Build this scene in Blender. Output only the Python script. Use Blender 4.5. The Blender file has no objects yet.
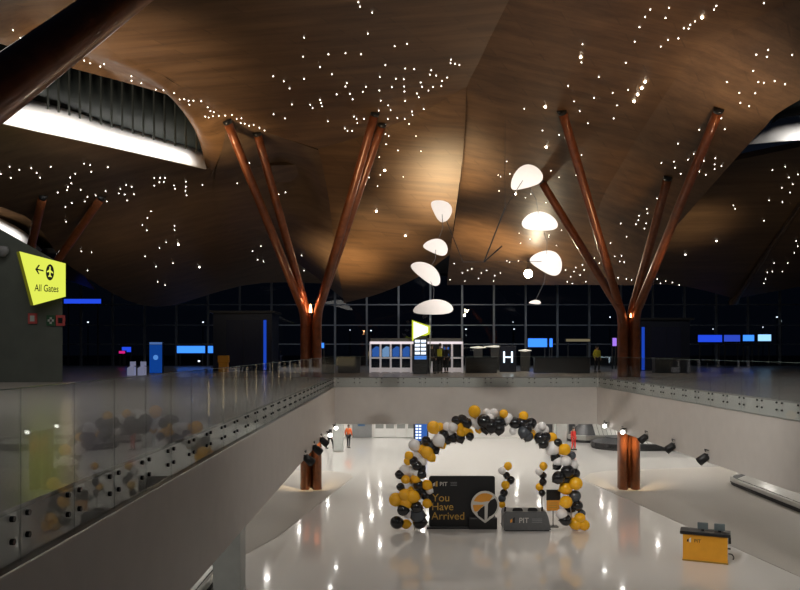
import bpy, bmesh, math, random
from mathutils import Vector, Matrix
from mathutils.bvhtree import BVHTree
random.seed(7)
PI = math.pi
F = 778.0; HZ = 350.0; CZ = 7.6          # focal length in pixels, horizon row, eye height above the lower floor
UP = CZ - 1.47                            # upper floor level
SB = CZ - 4.0                             # underside of the upper storey
COL = bpy.context.scene.collection

def P(px, py, D):
    return Vector(((px - 400) * D / F, D, CZ + (HZ - py) * D / F))

def fl(px, py, z=0.0):                    # point on a horizontal level seen at a pixel
    D = F * (CZ - z) / (py - HZ)
    return Vector(((px - 400) * D / F, D, z))

# ------------------------------------------------------------------ materials
MATS = {}
def mat(name, col, rough=0.5, metal=0.0, emit=None, es=0.0, noise=0.0, nscale=8.0, coat=0.0, bump=0.0, spec=0.5):
    if name in MATS: return MATS[name]
    m = bpy.data.materials.new(name); m.use_nodes = True
    nt = m.node_tree; b = nt.nodes['Principled BSDF']
    b.inputs['Base Color'].default_value = (*col, 1)
    b.inputs['Roughness'].default_value = rough
    b.inputs['Metallic'].default_value = metal
    b.inputs['Coat Weight'].default_value = coat
    b.inputs['Specular IOR Level'].default_value = spec
    if emit:
        b.inputs['Emission Color'].default_value = (*emit, 1)
        b.inputs['Emission Strength'].default_value = es
    if noise > 0 or bump > 0:
        tc = nt.nodes.new('ShaderNodeTexCoord'); n = nt.nodes.new('ShaderNodeTexNoise')
        n.inputs['Scale'].default_value = nscale; n.inputs['Detail'].default_value = 5
        nt.links.new(tc.outputs['Object'], n.inputs['Vector'])
        if noise > 0:
            r = nt.nodes.new('ShaderNodeValToRGB')
            r.color_ramp.elements[0].color = (*[c * (1 - noise) for c in col], 1)
            r.color_ramp.elements[1].color = (*[min(1, c * (1 + noise)) for c in col], 1)
            r.color_ramp.elements[0].position = 0.3; r.color_ramp.elements[1].position = 0.7
            nt.links.new(n.outputs['Fac'], r.inputs['Fac']); nt.links.new(r.outputs['Color'], b.inputs['Base Color'])
        if bump > 0:
            bp = nt.nodes.new('ShaderNodeBump'); bp.inputs['Strength'].default_value = bump
            nt.links.new(n.outputs['Fac'], bp.inputs['Height']); nt.links.new(bp.outputs['Normal'], b.inputs['Normal'])
    MATS[name] = m
    return m

def emis(name, col, s):
    if name in MATS: return MATS[name]
    m = bpy.data.materials.new(name); m.use_nodes = True; nt = m.node_tree
    nt.nodes.clear(); o = nt.nodes.new('ShaderNodeOutputMaterial'); e = nt.nodes.new('ShaderNodeEmission')
    e.inputs['Color'].default_value = (*col, 1); e.inputs['Strength'].default_value = s
    nt.links.new(e.outputs[0], o.inputs['Surface']); MATS[name] = m
    return m

def wood_mat(name, c0, c1, ang=0.12):
    m = bpy.data.materials.new(name); m.use_nodes = True; nt = m.node_tree; L = nt.links
    b = nt.nodes['Principled BSDF']; b.inputs['Roughness'].default_value = 0.42
    tc = nt.nodes.new('ShaderNodeTexCoord')
    mp = nt.nodes.new('ShaderNodeMapping'); mp.inputs['Rotation'].default_value = (0, 0, ang)
    mp.inputs['Scale'].default_value = (0.10, 1.6, 1.6); L.new(tc.outputs['Object'], mp.inputs['Vector'])
    n = nt.nodes.new('ShaderNodeTexNoise'); n.inputs['Scale'].default_value = 1.4; n.inputs['Detail'].default_value = 7
    n.inputs['Roughness'].default_value = 0.65; L.new(mp.outputs[0], n.inputs['Vector'])
    mp2 = nt.nodes.new('ShaderNodeMapping'); mp2.inputs['Rotation'].default_value = (0, 0, ang)
    mp2.inputs['Scale'].default_value = (0.16, 1.0, 1.0); L.new(tc.outputs['Object'], mp2.inputs['Vector'])
    br = nt.nodes.new('ShaderNodeTexBrick'); br.inputs['Scale'].default_value = 1.0
    br.inputs['Brick Width'].default_value = 0.7; br.inputs['Row Height'].default_value = 0.36
    br.inputs['Mortar Size'].default_value = 0.006; br.inputs['Color1'].default_value = (0.72, 0.72, 0.72, 1)
    br.inputs['Color2'].default_value = (1.12, 1.12, 1.12, 1); br.inputs['Mortar'].default_value = (0.55, 0.55, 0.55, 1)
    L.new(mp2.outputs[0], br.inputs['Vector'])
    r = nt.nodes.new('ShaderNodeValToRGB')
    r.color_ramp.elements[0].color = (*c0, 1); r.color_ramp.elements[0].position = 0.28
    r.color_ramp.elements[1].color = (*c1, 1); r.color_ramp.elements[1].position = 0.75
    L.new(n.outputs['Fac'], r.inputs['Fac'])
    mx = nt.nodes.new('ShaderNodeMix'); mx.data_type = 'RGBA'; mx.blend_type = 'MULTIPLY'
    mx.inputs['Factor'].default_value = 0.55
    L.new(r.outputs['Color'], mx.inputs['A']); L.new(br.outputs['Color'], mx.inputs['B'])
    L.new(mx.outputs['Result'], b.inputs['Base Color'])
    MATS[name] = m
    return m

def glass_mat(name, tint, ior=1.5, base=0.0, rough=0.0):
    m = bpy.data.materials.new(name); m.use_nodes = True; nt = m.node_tree; L = nt.links
    nt.nodes.clear(); o = nt.nodes.new('ShaderNodeOutputMaterial')
    t = nt.nodes.new('ShaderNodeBsdfTransparent'); t.inputs['Color'].default_value = (*tint, 1)
    g = nt.nodes.new('ShaderNodeBsdfGlossy'); g.inputs['Roughness'].default_value = rough
    fr = nt.nodes.new('ShaderNodeFresnel'); fr.inputs['IOR'].default_value = ior
    ad = nt.nodes.new('ShaderNodeMath'); ad.operation = 'ADD'; ad.use_clamp = True; ad.inputs[1].default_value = base
    mx = nt.nodes.new('ShaderNodeMixShader')
    ge = nt.nodes.new('ShaderNodeNewGeometry'); iv = nt.nodes.new('ShaderNodeMath'); iv.operation = 'SUBTRACT'; iv.inputs[0].default_value = 1
    mu = nt.nodes.new('ShaderNodeMath'); mu.operation = 'MULTIPLY'
    L.new(ge.outputs['Backfacing'], iv.inputs[1]); L.new(fr.outputs[0], ad.inputs[0]); L.new(ad.outputs[0], mu.inputs[0]); L.new(iv.outputs[0], mu.inputs[1]); L.new(mu.outputs[0], mx.inputs['Fac'])
    L.new(t.outputs[0], mx.inputs[1]); L.new(g.outputs[0], mx.inputs[2]); L.new(mx.outputs[0], o.inputs['Surface'])
    MATS[name] = m
    return m

WOOD = wood_mat('walnut_ceiling', (0.085, 0.044, 0.019), (0.20, 0.112, 0.052))
WOOD2 = wood_mat('walnut_ceiling_far', (0.09, 0.056, 0.032), (0.17, 0.11, 0.064), -0.25)
RUST = mat('rust_steel', (0.25, 0.072, 0.023), 0.34, 0.15, noise=0.25, nscale=3, coat=0.3)
PLASTER = mat('warm_grey_plaster', (0.72, 0.68, 0.64), 0.6, noise=0.03, nscale=2)
PLASTER_W = mat('white_plaster', (0.80, 0.78, 0.75), 0.6, noise=0.02, nscale=2)
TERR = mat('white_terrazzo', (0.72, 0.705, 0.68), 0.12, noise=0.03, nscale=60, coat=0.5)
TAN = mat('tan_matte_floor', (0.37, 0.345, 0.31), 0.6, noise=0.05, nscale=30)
UPF = mat('upper_terrazzo', (0.46, 0.44, 0.42), 0.24, noise=0.06, nscale=25, coat=0.0, spec=0.3)
GLASS = glass_mat('clear_glass', (0.92, 0.94, 0.94), 1.5, 0.04, 0.02)
WGLASS = glass_mat('window_glass', (0.55, 0.6, 0.66), 1.5, 0.03)
BLACK = mat('black_paint', (0.012, 0.012, 0.013), 0.4, bump=0.02, nscale=40)
DGREY = mat('dark_grey_panel', (0.05, 0.052, 0.056), 0.5, noise=0.1)
GREY = mat('grey_panel', (0.22, 0.225, 0.23), 0.5, noise=0.06)
LGREY = mat('pale_grey_paint', (0.5, 0.52, 0.5), 0.5, noise=0.04, nscale=3)
WHITE = mat('white_paint', (0.8, 0.8, 0.78), 0.4, noise=0.02)
STEEL = mat('brushed_steel', (0.55, 0.55, 0.53), 0.3, 0.9, noise=0.06, nscale=30)
MULL = mat('mullion_aluminium', (0.30, 0.34, 0.40), 0.4, 0.6, noise=0.05)
YEL = mat('golden_yellow_vinyl', (0.80, 0.36, 0.02), 0.45, noise=0.05, nscale=3)
RUBBER = mat('black_rubber', (0.015, 0.015, 0.015), 0.6, bump=0.1)
PIN = emis('pinpoint_glow', (1.0, 0.93, 0.82), 11)
PINL = emis('pinpoint_glow_bright', (1.0, 0.90, 0.72), 45)

# ------------------------------------------------------------------ object helpers
def link(name, me, m=None, parent=None):
    o = bpy.data.objects.new(name, me); COL.objects.link(o)
    if m is not None and me is not None and len(me.materials) == 0: me.materials.append(m)
    if parent is not None: o.parent = parent
    return o

def obj(name, bm, m, parent=None, smooth=False):
    me = bpy.data.meshes.new(name)
    bmesh.ops.recalc_face_normals(bm, faces=bm.faces[:])
    if smooth:
        for f in bm.faces: f.smooth = True
    bm.to_mesh(me); bm.free()
    return link(name, me, m, parent)

def tag(o, label=None, cat=None, group=None, kind=None):
    if label: o['label'] = label
    if cat: o['category'] = cat
    if group: o['group'] = group
    if kind: o['kind'] = kind
    return o

def thing(name, label, cat, loc=(0, 0, 0), rz=0.0, group=None):
    o = bpy.data.objects.new(name, None); COL.objects.link(o); o.location = loc; o.rotation_euler = (0, 0, rz)
    o.empty_display_size = 0.2
    return tag(o, label, cat, group)

def struct(name, bm, m, smooth=False):
    return tag(obj(name, bm, m, None, smooth), kind='structure')

def box(bm, x0, x1, y0, y1, z0, z1, bev=0.0):
    vs = [bm.verts.new((x, y, z)) for z in (z0, z1) for y in (y0, y1) for x in (x0, x1)]
    fs = [bm.faces.new([vs[i] for i in q]) for q in ((0, 1, 3, 2), (4, 6, 7, 5), (0, 4, 5, 1), (2, 3, 7, 6), (0, 2, 6, 4), (1, 5, 7, 3))]
    if bev > 0:
        es = list({e for f in fs for e in f.edges})
        bmesh.ops.bevel(bm, geom=es, offset=bev, segments=2, affect='EDGES', profile=0.5)
    return bm

def B(*a, **k):
    return box(bmesh.new(), *a, **k)

def prism(bm, pts, v):                    # polygon extruded by a vector
    v = Vector(v); a = [bm.verts.new(p) for p in pts]; b = [bm.verts.new(Vector(p) + v) for p in pts]; n = len(a)
    bm.faces.new(a); bm.faces.new(b[::-1])
    for i in range(n): bm.faces.new([a[i], b[i], b[(i + 1) % n], a[(i + 1) % n]])
    return bm

def cr(pts, n):                           # Catmull-Rom through points
    out = []
    for i in range(len(pts) - 1):
        p0 = pts[i - 1] if i > 0 else pts[0] * 2 - pts[1]
        p1, p2 = pts[i], pts[i + 1]
        p3 = pts[i + 2] if i + 2 < len(pts) else pts[-1] * 2 - pts[-2]
        for k in range(n):
            t = k / n
            out.append(0.5 * ((2 * p1) + (p2 - p0) * t + (2 * p0 - 5 * p1 + 4 * p2 - p3) * t * t + (3 * p1 - p0 - 3 * p2 + p3) * t ** 3))
    out.append(pts[-1].copy())
    return out

def tube(bm, pts, rads, seg=16, cap=True):
    pts = [Vector(p) for p in pts]
    if not isinstance(rads, (list, tuple)): rads = [rads] * len(pts)
    rings = []; ref = None
    for i, p in enumerate(pts):
        d = (pts[min(i + 1, len(pts) - 1)] - pts[max(i - 1, 0)]).normalized()
        if ref is None: ref = Vector((1, 0, 0)) if abs(d.x) < 0.8 else Vector((0, 1, 0))
        u = (ref - d * ref.dot(d)).normalized(); ref = u; w = d.cross(u)
        rings.append([bm.verts.new(p + (u * math.cos(2 * PI * k / seg) + w * math.sin(2 * PI * k / seg)) * rads[i]) for k in range(seg)])
    for a, b in zip(rings, rings[1:]):
        for k in range(seg): bm.faces.new([a[k], a[(k + 1) % seg], b[(k + 1) % seg], b[k]])
    if cap: bm.faces.new(rings[0][::-1]); bm.faces.new(rings[-1])
    return bm

def lathe(bm, prof, seg=20, center=(0, 0, 0)):
    c = Vector(center); rings = []
    for r, z in prof:
        if r < 1e-5: rings.append([bm.verts.new(c + Vector((0, 0, z)))])
        else: rings.append([bm.verts.new(c + Vector((r * math.cos(2 * PI * k / seg), r * math.sin(2 * PI * k / seg), z))) for k in range(seg)])
    for a, b in zip(rings, rings[1:]):
        for k in range(seg):
            k2 = (k + 1) % seg
            if len(a) == 1 and len(b) > 1: bm.faces.new([a[0], b[k], b[k2]])
            elif len(b) == 1 and len(a) > 1: bm.faces.new([a[k], b[0], a[k2]])
            elif len(a) > 1: bm.faces.new([a[k], a[k2], b[k2], b[k]])
    return bm

def copy_tree(o, parent=None):
    c = o.copy(); COL.objects.link(c)
    if parent is not None: c.parent = parent
    for ch in KIDS.get(o.name, []): copy_tree(ch, c)
    return c
KIDS = {}
def index(o):
    for c in [x for x in bpy.data.objects if x.parent == o]:
        KIDS.setdefault(o.name, []).append(c); index(c)

def text(name, s, size, m, parent, M, extrude=0.004, bold=0.0):
    cu = bpy.data.curves.new(name, 'FONT'); cu.body = s; cu.size = size; cu.extrude = extrude; cu.offset = bold
    t = bpy.data.objects.new('tmp_text', cu); COL.objects.link(t)
    dg = bpy.context.evaluated_depsgraph_get(); dg.update()
    me = bpy.data.meshes.new_from_object(t.evaluated_get(dg)); bpy.data.objects.remove(t)
    me.transform(M); me.materials.clear()
    me.name = name
    return link(name, me, m, parent)

def front(x, y, z, rz=0.0, ry=0.0):       # matrix putting text (XY) upright facing -Y at x,y,z
    return Matrix.Translation((x, y, z)) @ Matrix.Rotation(rz, 4, 'Z') @ Matrix.Rotation(PI / 2, 4, 'X')

# ------------------------------------------------------------------ ROOF
def patch(name, rows, m, sub=6, thick=0.35):
    g = [[P(*p) if not isinstance(p, Vector) else p for p in r] for r in rows]
    g1 = [cr(r, sub) for r in g]
    cols = list(zip(*g1)); g2 = [cr(list(c), sub) for c in cols]
    nr, nc = len(g2[0]), len(g2)
    bm = bmesh.new(); V = [[bm.verts.new(g2[c][r]) for c in range(nc)] for r in range(nr)]
    for r in range(nr - 1):
        for c in range(nc - 1):
            bm.faces.new([V[r][c], V[r][c + 1], V[r + 1][c + 1], V[r + 1][c]])
    bmesh.ops.recalc_face_normals(bm, faces=bm.faces[:])
    for f in bm.faces: f.smooth = True
    for e in bm.edges:
        if e.is_boundary: e.smooth = False
    ctr = sum((f.normal.z for f in bm.faces)) 
    if ctr > 0: bmesh.ops.reverse_faces(bm, faces=bm.faces[:])
    bm.verts.index_update(); bm.faces.ensure_lookup_table()
    bvh = BVHTree.FromBMesh(bm)
    me = bpy.data.meshes.new(name); bm.to_mesh(me); bm.free()
    o = link(name, me, m); tag(o, kind='structure')
    if thick:
        s = o.modifiers.new('solid', 'SOLIDIFY'); s.thickness = thick; s.offset = -1
    ROOF.append((o, bvh))
    return o
ROOF = []

def plane(a, b, c):                       # depth at a pixel of the plane through three points
    a, b, c = P(*a), P(*b), P(*c); n = (b - a).cross(c - a); o = Vector((0, 0, CZ)); k = n.dot(a - o)
    return lambda px, py: k / n.dot(Vector(((px - 400) / F, 1, (HZ - py) / F)))
def on(pl, rows, pull=0.0):
    return [[(x, y, pl(x, y) + pull) for x, y in r_] for r_ in rows]
pC = plane((494, 30, 30), (600, 208, 42), (447, 285, 60))
E2 = (466, 88, pC(466, 88))
pA = plane((494, 30, 30), E2, (105, 40, 28.6))
pB = plane((318, 149, pA(318, 149)), (466.6, 87, pA(466.6, 87)), (400, 285, 51))
pD = plane((688, 64, pC(688, 64)), (600, 208, pC(600, 208)), (786, 108, 29.2))
AB = on(pA, [[(60, -330), (250, -330), (460, -330), (674, -330)], [(90, -150), (240, -150), (400, -150), (584, -150)], [(105, 40), (240, 36), (370, 33), (494, 30)],
             [(168, 78), (275, 72), (375, 62), (481, 58)], [(228, 118), (300, 110), (385, 96), (470, 79)], [(318, 149), (362, 136), (414, 116), (466.6, 87)]])
BB = [AB[-1]] + on(pB, [[(322, 164), (366, 153), (419, 133), (465.5, 107)], [(329, 200), (372, 193), (422, 178), (463, 155)], [(335, 250), (375, 243), (420, 228), (456, 208)], [(344, 303), (378, 294), (420, 276), (450, 254)]])
ABo = patch('ceiling', AB, WOOD); BBo = patch('ceiling', BB, WOOD)
crease = [(1420, -330), (1150, -150), (800, -2), (728, 34), (688, 64), (655, 110), (624, 160), (600, 205), (592, 252), (588, 285)]
left_ = [(674, -330), (584, -150), (504, 10), (494, 30), (478, 64), (466, 88), (463, 155), (456, 215), (450, 254), (447, 285)]
CC = on(pC, [[l_, tuple(l_[k] + (c_[k] - l_[k]) / 3 for k in (0, 1)), tuple(l_[k] + (c_[k] - l_[k]) * 2 / 3 for k in (0, 1)), c_] for l_, c_ in zip(left_, crease)])
Co = patch('ceiling', CC, WOOD)
low_ = [(1800, -200), (1500, -40), (1000, 20), (880, 60), (786, 108), (764, 128), (738, 156), (694, 206), (664, 242), (640, 285)]
DD = [[(c_[0], c_[1], pC(*c_)), (P(c_[0], c_[1], pC(*c_)) + P(l_[0], l_[1], pD(*l_))) / 2, (l_[0], l_[1], pD(*l_))] for c_, l_ in zip(crease, low_)]
Do = patch('ceiling', DD, WOOD)
pF = plane((0, 123, 31), (205, 168, 39), (155, 307, 58))
FF = on(pF, [[(-260, 55), (0, 123), (100, 145), (205, 168), (285, 165), (390, 165)], [(-260, 130), (0, 160), (100, 182), (205, 205), (285, 205), (390, 205)],
             [(-260, 180), (0, 190), (85, 222), (190, 250), (285, 250), (390, 250)], [(-260, 200), (5, 208), (72, 268), (155, 307), (262, 283), (390, 288)]])
Fo = patch('ceiling', FF, WOOD2)
pE = plane((735, 140, 42), (640, 283, 60), (800, 266, 58)); pE2 = plane((735, 299, pE(735, 299)), (830, 160, pE(830, 160)), (1000, 250, 54))
EE = [[(x, y, (pE if k < 3 else pE2)(x, y)) for k, (x, y) in enumerate(r_)] for r_ in
      [[(590, 190), (680, 172), (842, 138), (850, 138), (1000, 100)], [(590, 222), (680, 212), (806, 190), (814, 188), (1000, 150)], [(590, 252), (680, 250), (768, 249), (776, 248), (1000, 220)], [(590, 282), (680, 286), (737, 299), (744, 297), (1000, 250)]]]
print('E', [[round(v[2], 1) for v in r_] for r_ in EE])
Eo = patch('ceiling', EE, WOOD2)
HT = [(20, -110), (95, -25), (105, 40), (165, 77), (228, 118)]
HH = [[(x, y, pA(x, y)) for x, y in HT],
      [(-80, -20, 23), (20, 12, 27), (85, 53, 29.6), (157, 84, 31.6), (222, 150, 37)],
      [(-200, 20, 24), (-30, 36, 27.5), (65, 66, 30), (150, 90, 33), (190, 101, 34.7), (199, 128, 36.4), (207, 168, 39)]]
HH = [cr([P(*p) if not isinstance(p, Vector) else p for p in HH[0]], 4), cr([P(*p) for p in HH[1]], 4), None]
bt = cr([P(*p) for p in [(-200, 20, 24), (-30, 36, 27.5), (65, 66, 30), (120, 81, 32), (165, 94, 33.6), (187, 102, 34.8), (197, 121, 36), (201, 145, 37.6), (209, 180, 40.5)]], 6)
HH[2] = [bt[round(i * (len(bt) - 1) / (len(HH[0]) - 1))] for i in range(len(HH[0]))]
Ho = patch('ceiling', HH, WOOD, sub=3, thick=0.12)
R2 = [[(228, 118, pA(228, 118)), (275, 135, pA(275, 135)), (321, 151, pA(321, 151))], [(222, 150, 37), (290, 170, 42), (330, 200, pB(330, 200) + .3)], [(214, 190, 41.5), (285, 215, 46), (337, 250, pB(337, 250) + .3)], [(225, 230, 47), (285, 255, 54), (345, 300, pB(345, 300) + .3)]]
Ro = patch('ceiling', R2, WOOD2, thick=0.1)
# a further bay of the roof seen at far left, and the dark soffit in front of the glass front
F2 = [[(-200, 170, 50), (0, 205, 54), (30, 212, 55), (62, 232, 56)],
      [(-200, 230, 60), (0, 222, 57), (38, 236, 58), (75, 262, 60)],
      [(-200, 270, 68), (0, 262, 68), (40, 270, 68), (95, 290, 66)]]
F2o = patch('ceiling', F2, WOOD, thick=0.12)
bk = B(-62, 62, 58, 76, CZ + 7.2, CZ + 7.6); struct('ceiling', bk, mat('dark_soffit', (0.03, 0.027, 0.025), 0.7, noise=0.1))

def roofhit(px, py, which=None):
    o0 = Vector((0, 0, CZ)); d = (P(px, py, 10) - o0).normalized(); best = None
    for o, b in ROOF:
        h = b.ray_cast(o0, d)
        if h[0] is not None and (best is None or h[3] < best[1]): best = (h[0], h[3], o, h[1])
    return best

# clerestory slots: dark finned backing, white cove ledge
def quadstrip(name, top, bot, m, thick=0.15, kind='structure'):
    t = cr([P(*p) for p in top], 6); b = cr([P(*p) for p in bot], 6)
    bm = bmesh.new(); A = [bm.verts.new(p) for p in t]; Bv = [bm.verts.new(p) for p in b]
    for i in range(len(t) - 1): bm.faces.new([A[i], A[i + 1], Bv[i + 1], Bv[i]])
    o = obj(name, bm, m, None, True); tag(o, kind=kind)
    s = o.modifiers.new('solid', 'SOLIDIFY'); s.thickness = thick; s.offset = 0
    return o
DARK = mat('dark_clerestory', (0.012, 0.016, 0.014), 0.6, noise=0.2, nscale=3)
COVE = mat('cove_white', (0.85, 0.83, 0.80), 0.6, noise=0.02)
quadstrip('trim_1', [(-250, -20, 28), (0, 40, 31), (100, 70, 34), (225, 95, 39)], [(-250, 90, 28.5), (0, 108, 31.5), (100, 128, 34.5), (225, 158, 39.5)], DARK)
quadstrip('trim_2', [(-250, 50, 27), (21, 98, 31.4), (110, 124, 34.6), (202, 151, 38.4)], [(-250, 62, 25.8), (0, 123, 30.6), (100, 145, 34.0), (206, 169, 38.2)], COVE, 0.08)
quadstrip('trim_3', [(776, 105, 35.5), (800, 92, 35), (1000, 30, 31)], [(770, 128, 35.5), (800, 118, 35), (1000, 95, 31)], DARK)
quadstrip('trim_4', [(772, 124, 35.0), (800, 116, 34.3), (1000, 95, 30.5)], [(744, 144, 34.8), (800, 140, 33.6), (1000, 130, 29.5)], COVE, 0.08)
quadstrip('trim_5', [(-200, 150, 49), (0, 219, 55), (42, 250, 57)], [(-200, 165, 48.5), (0, 232, 54.5), (36, 256, 56.5)], COVE, 0.08)
# fins in the left slot: each a blade standing in front of the dark backing
fin = mat('fin_metal', (0.035, 0.04, 0.036), 0.5, 0.3, noise=0.1)
for i in range(15):
    x = 48 + i * 10.6
    D = 30.9 + (x - 20) * 0.0335
    yb = 98 + (x - 20) * 0.289; 
    a = P(x, max(yb - 58, 46 + x * .27), D); b = P(x, yb + 3, D)
    bm = bmesh.new(); tube(bm, [b, a], 0.05, 8)
    o = obj('trim_6', bm, fin); tag(o, kind='structure')

# ------------------------------------------------------------------ FLOORS, SLABS, WALLS
def poly(bm, pts, z0, z1):
    return prism(bm, [(x, y, z0) for x, y in pts], (0, 0, z1 - z0))
RX = lambda D: 10.65 + (42 - D) * 0.022
struct('floor', B(-40, 45, -14, 80, -0.3, 0), TERR)
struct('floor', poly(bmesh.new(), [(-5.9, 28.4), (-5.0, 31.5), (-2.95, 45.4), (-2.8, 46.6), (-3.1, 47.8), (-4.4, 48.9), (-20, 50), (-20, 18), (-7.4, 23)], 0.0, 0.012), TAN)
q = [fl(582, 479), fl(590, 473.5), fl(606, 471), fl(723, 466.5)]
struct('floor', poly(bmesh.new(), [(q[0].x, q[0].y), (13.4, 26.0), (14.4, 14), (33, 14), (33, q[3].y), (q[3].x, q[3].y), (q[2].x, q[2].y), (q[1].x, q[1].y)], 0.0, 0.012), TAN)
LS = [(-62, -14), (-3.62, -14), (-3.62, 42.12), (-62, 42.12)]
BS = [(-62, 42.12), (62, 42.12), (62, 76), (-62, 76)]
RS = [(RX(42) + .12, 42.12), (62, 42.12), (62, -14), (RX(-14) + .12, -14)]
NS = [(-3.62, -14), (RX(-14) + .12, -14), (RX(.6) + .12, 0.6), (-3.62, 0.6)]
for s in (LS, BS, RS, NS):
    struct('floor', poly(bmesh.new(), s, UP - 0.05, UP), UPF)
    struct('ceiling', poly(bmesh.new(), s, SB + 0.02, UP - 0.05), PLASTER_W)
# fascia boards round the void (below the glass)
FT = CZ - 2.0
struct('wall_left', poly(bmesh.new(), [(-3.62, -14), (-3.5, -14), (-3.5, 42), (-3.62, 42.12)], SB, FT), PLASTER)
struct('wall_back', poly(bmesh.new(), [(-3.62, 42.12), (-3.5, 42), (RX(42), 42), (RX(42) + .12, 42.12)], SB, FT), PLASTER)
struct('wall_right', poly(bmesh.new(), [(RX(42), 42), (RX(42) + .12, 42.12), (RX(-14) + .12, -14), (RX(-14), -14)], SB, FT), PLASTER)
struct('trim_7', poly(bmesh.new(), [(-3.61, -14), (-3.49, -14), (-3.49, 41.98), (RX(42) - .01, 41.98), (RX(-14) - .01, -14), (RX(-14) + .11, -14), (RX(42) + .11, 42.11), (-3.61, 42.11)], FT, FT + 0.02), STEEL)
# lower storey walls
struct('wall_back', B(-40, 45, 67.6, 68, 0, SB + .02), PLASTER_W)
struct('wall_left', B(-30.4, -30, -14, 67.6, 0, SB + .02), PLASTER_W)
struct('wall_right', B(34, 34.4, -14, 67.6, 0, SB + .02), PLASTER_W)
struct('wall_front', B(-40, 45, -14.4, -14, 0, CZ + 14), DGREY)
# dark green-grey wall behind the gates sign
GW = mat('green_grey_wall', (0.11, 0.125, 0.11), 0.6, noise=0.08, nscale=1.5)
struct('wall_left', prism(bmesh.new(), [(-60, 35.5, UP), (-15.4, 35.5, UP), (-15.4, 35.5, CZ + 3.9), (-18.2, 35.5, CZ + 5.5), (-60, 35.5, CZ + 6)], (-.85, 1.6, 0)), GW)
# side shells of the upper hall
struct('wall_left', B(-62.4, -62, -14, 76, UP, CZ + 14), DGREY)
struct('wall_right', B(62, 62.4, -14, 76, UP, CZ + 14), DGREY)

# glass front: panes in a metal grid
gw = B(-62, 62, 73.1, 73.14, UP, CZ + 7.2); o = struct('window_1', gw, WGLASS)
x = (81 - 400) * 73 / F
while x > -60: x -= 2.98
while x < 60:
    o = struct('window_1', B(x - .09, x + .09, 72.9, 73.1, UP, CZ + 7.2), MULL); x += 2.98
for z in (4.25, 2.33, 0.55): struct('window_1', B(-62, 62, 72.93, 73.1, CZ + z - .05, CZ + z + .05), MULL)
struct('ground', B(-140, 140, 76, 220, UP - .5, UP - .1), mat('asphalt', (0.03, 0.03, 0.032), 0.7, noise=0.2))

# ------------------------------------------------------------------ GLASS BALUSTRADES
def balustrade(label, p0, p1, n, skew=0.0):
    p0 = Vector((*p0, 0)); p1 = Vector((*p1, 0)); L = (p1 - p0).length; w = L / n
    t = thing('glass_balustrade', label, 'balustrade', (p0.x, p0.y, FT), math.atan2((p1 - p0).y, (p1 - p0).x))
    me = bpy.data.meshes.new('glass_panel'); bm = B(0.008, w - 0.008, -.01, .01, 0, CZ - .36 - FT); bm.to_mesh(me); bm.free()
    fm = bpy.data.meshes.new('fixing'); bm = bmesh.new()
    tube(bm, [(0, -0.018, 0), (0, 0.018, 0)], [0.03, 0.03], 12); bm.to_mesh(fm); bm.free()
    for i in range(n):
        g = link('glass_panel', me, GLASS, t); g.location = (i * w, 0, 0)
        for dx in (.15, w - .15):
            for z in (.24, .45):
                f = link('fixing', fm, BLACK, g); f.location = (dx, 0, z)
    r = obj('top_edge', B(0, L, -.011, .011, CZ - .36 - FT, CZ - .352 - FT), mat('glass_edge', (0.25, 0.33, 0.31), 0.2, noise=.02), t)
    return t
# left: void side must be at -y of the local frame, so run it from far to near
balustrade('long clear glass balustrade along the left edge of the atrium void', (-3.55, 41.98), (-3.55, 1.3), 34)
balustrade('clear glass balustrade across the far end of the atrium void', (-3.55, 41.98), (RX(42) + .05, 41.98), 12) if False else None
balustrade('clear glass balustrade across the far end of the atrium void', (-3.5, 42.06), (RX(42) + .02, 42.06), 12)
balustrade('long clear glass balustrade along the right edge of the atrium void', (RX(1.3) + .055, 1.3), (RX(42) + .055, 41.98), 34)

# ------------------------------------------------------------------ TREE COLUMNS
def tree(label, cx, cy, zbase, node, tips, r0=.30, r1=.24, sp=.33):
    t = thing('tree_column', label, 'column', (cx, cy, zbase), 0, 'branching rust brown steel tree columns')
    offs = [(-sp, -sp * .6), (-sp * .75, sp), (sp * .75, sp), (sp, -sp * .6)]
    for (ox, oy), tip in zip(offs, tips):
        tip = Vector(tip) - Vector((cx, cy, zbase)); b = Vector((ox, oy, 0)); n = Vector((ox, oy, node - zbase))
        d = (tip - n).normalized()
        pts = [b, n - Vector((0, 0, 1.2)), n - Vector((0, 0, .45)), n + d * .35 , n + d * 1.2, n + d * 3]
        pts += [n + d * 3 + (tip - n - d * 3) * k for k in (.5, 1.0)]
        pp = [b] + cr(pts[1:], 4)
        k = len(pp)
        rr = [r0 if i < 6 else r0 + (r1 - r0) * (i - 5) / (k - 6) for i in range(k)]
        bm = bmesh.new(); tube(bm, pp, rr, 20); obj('branch', bm, RUST, t, True)
        pl = bmesh.new(); c = tip - d * .12; tube(pl, [c, tip + d * .05], [r1 * 1.01, r1 * 1.06], 20)
        obj('tip_shadow', pl, BLACK, t, True)  # black ring stands in for the small shadow at the branch tip
    return t
def tipat(px, py, dflt):
    h = roofhit(px, py)
    return h[0] if h else P(px, py, dflt)
tree('rust brown steel tree column left of the void, uplight glowing at its fork', -4.85, 42.6, 0.0, CZ + 1.9,
     [tipat(227, 121, 34), tipat(257, 133, 38), tipat(382, 124, 38), tipat(375, 113, 36)], .25, .2)
tree('rust brown steel tree column right of the void, beside a dark blue-edged box', 12.5, 42.6, 0.0, CZ + 1.9,
     [tipat(541, 181, 41), tipat(562, 111, 36), tipat(668, 177, 40), tipat(719, 109, 33)], .25, .2)
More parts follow.
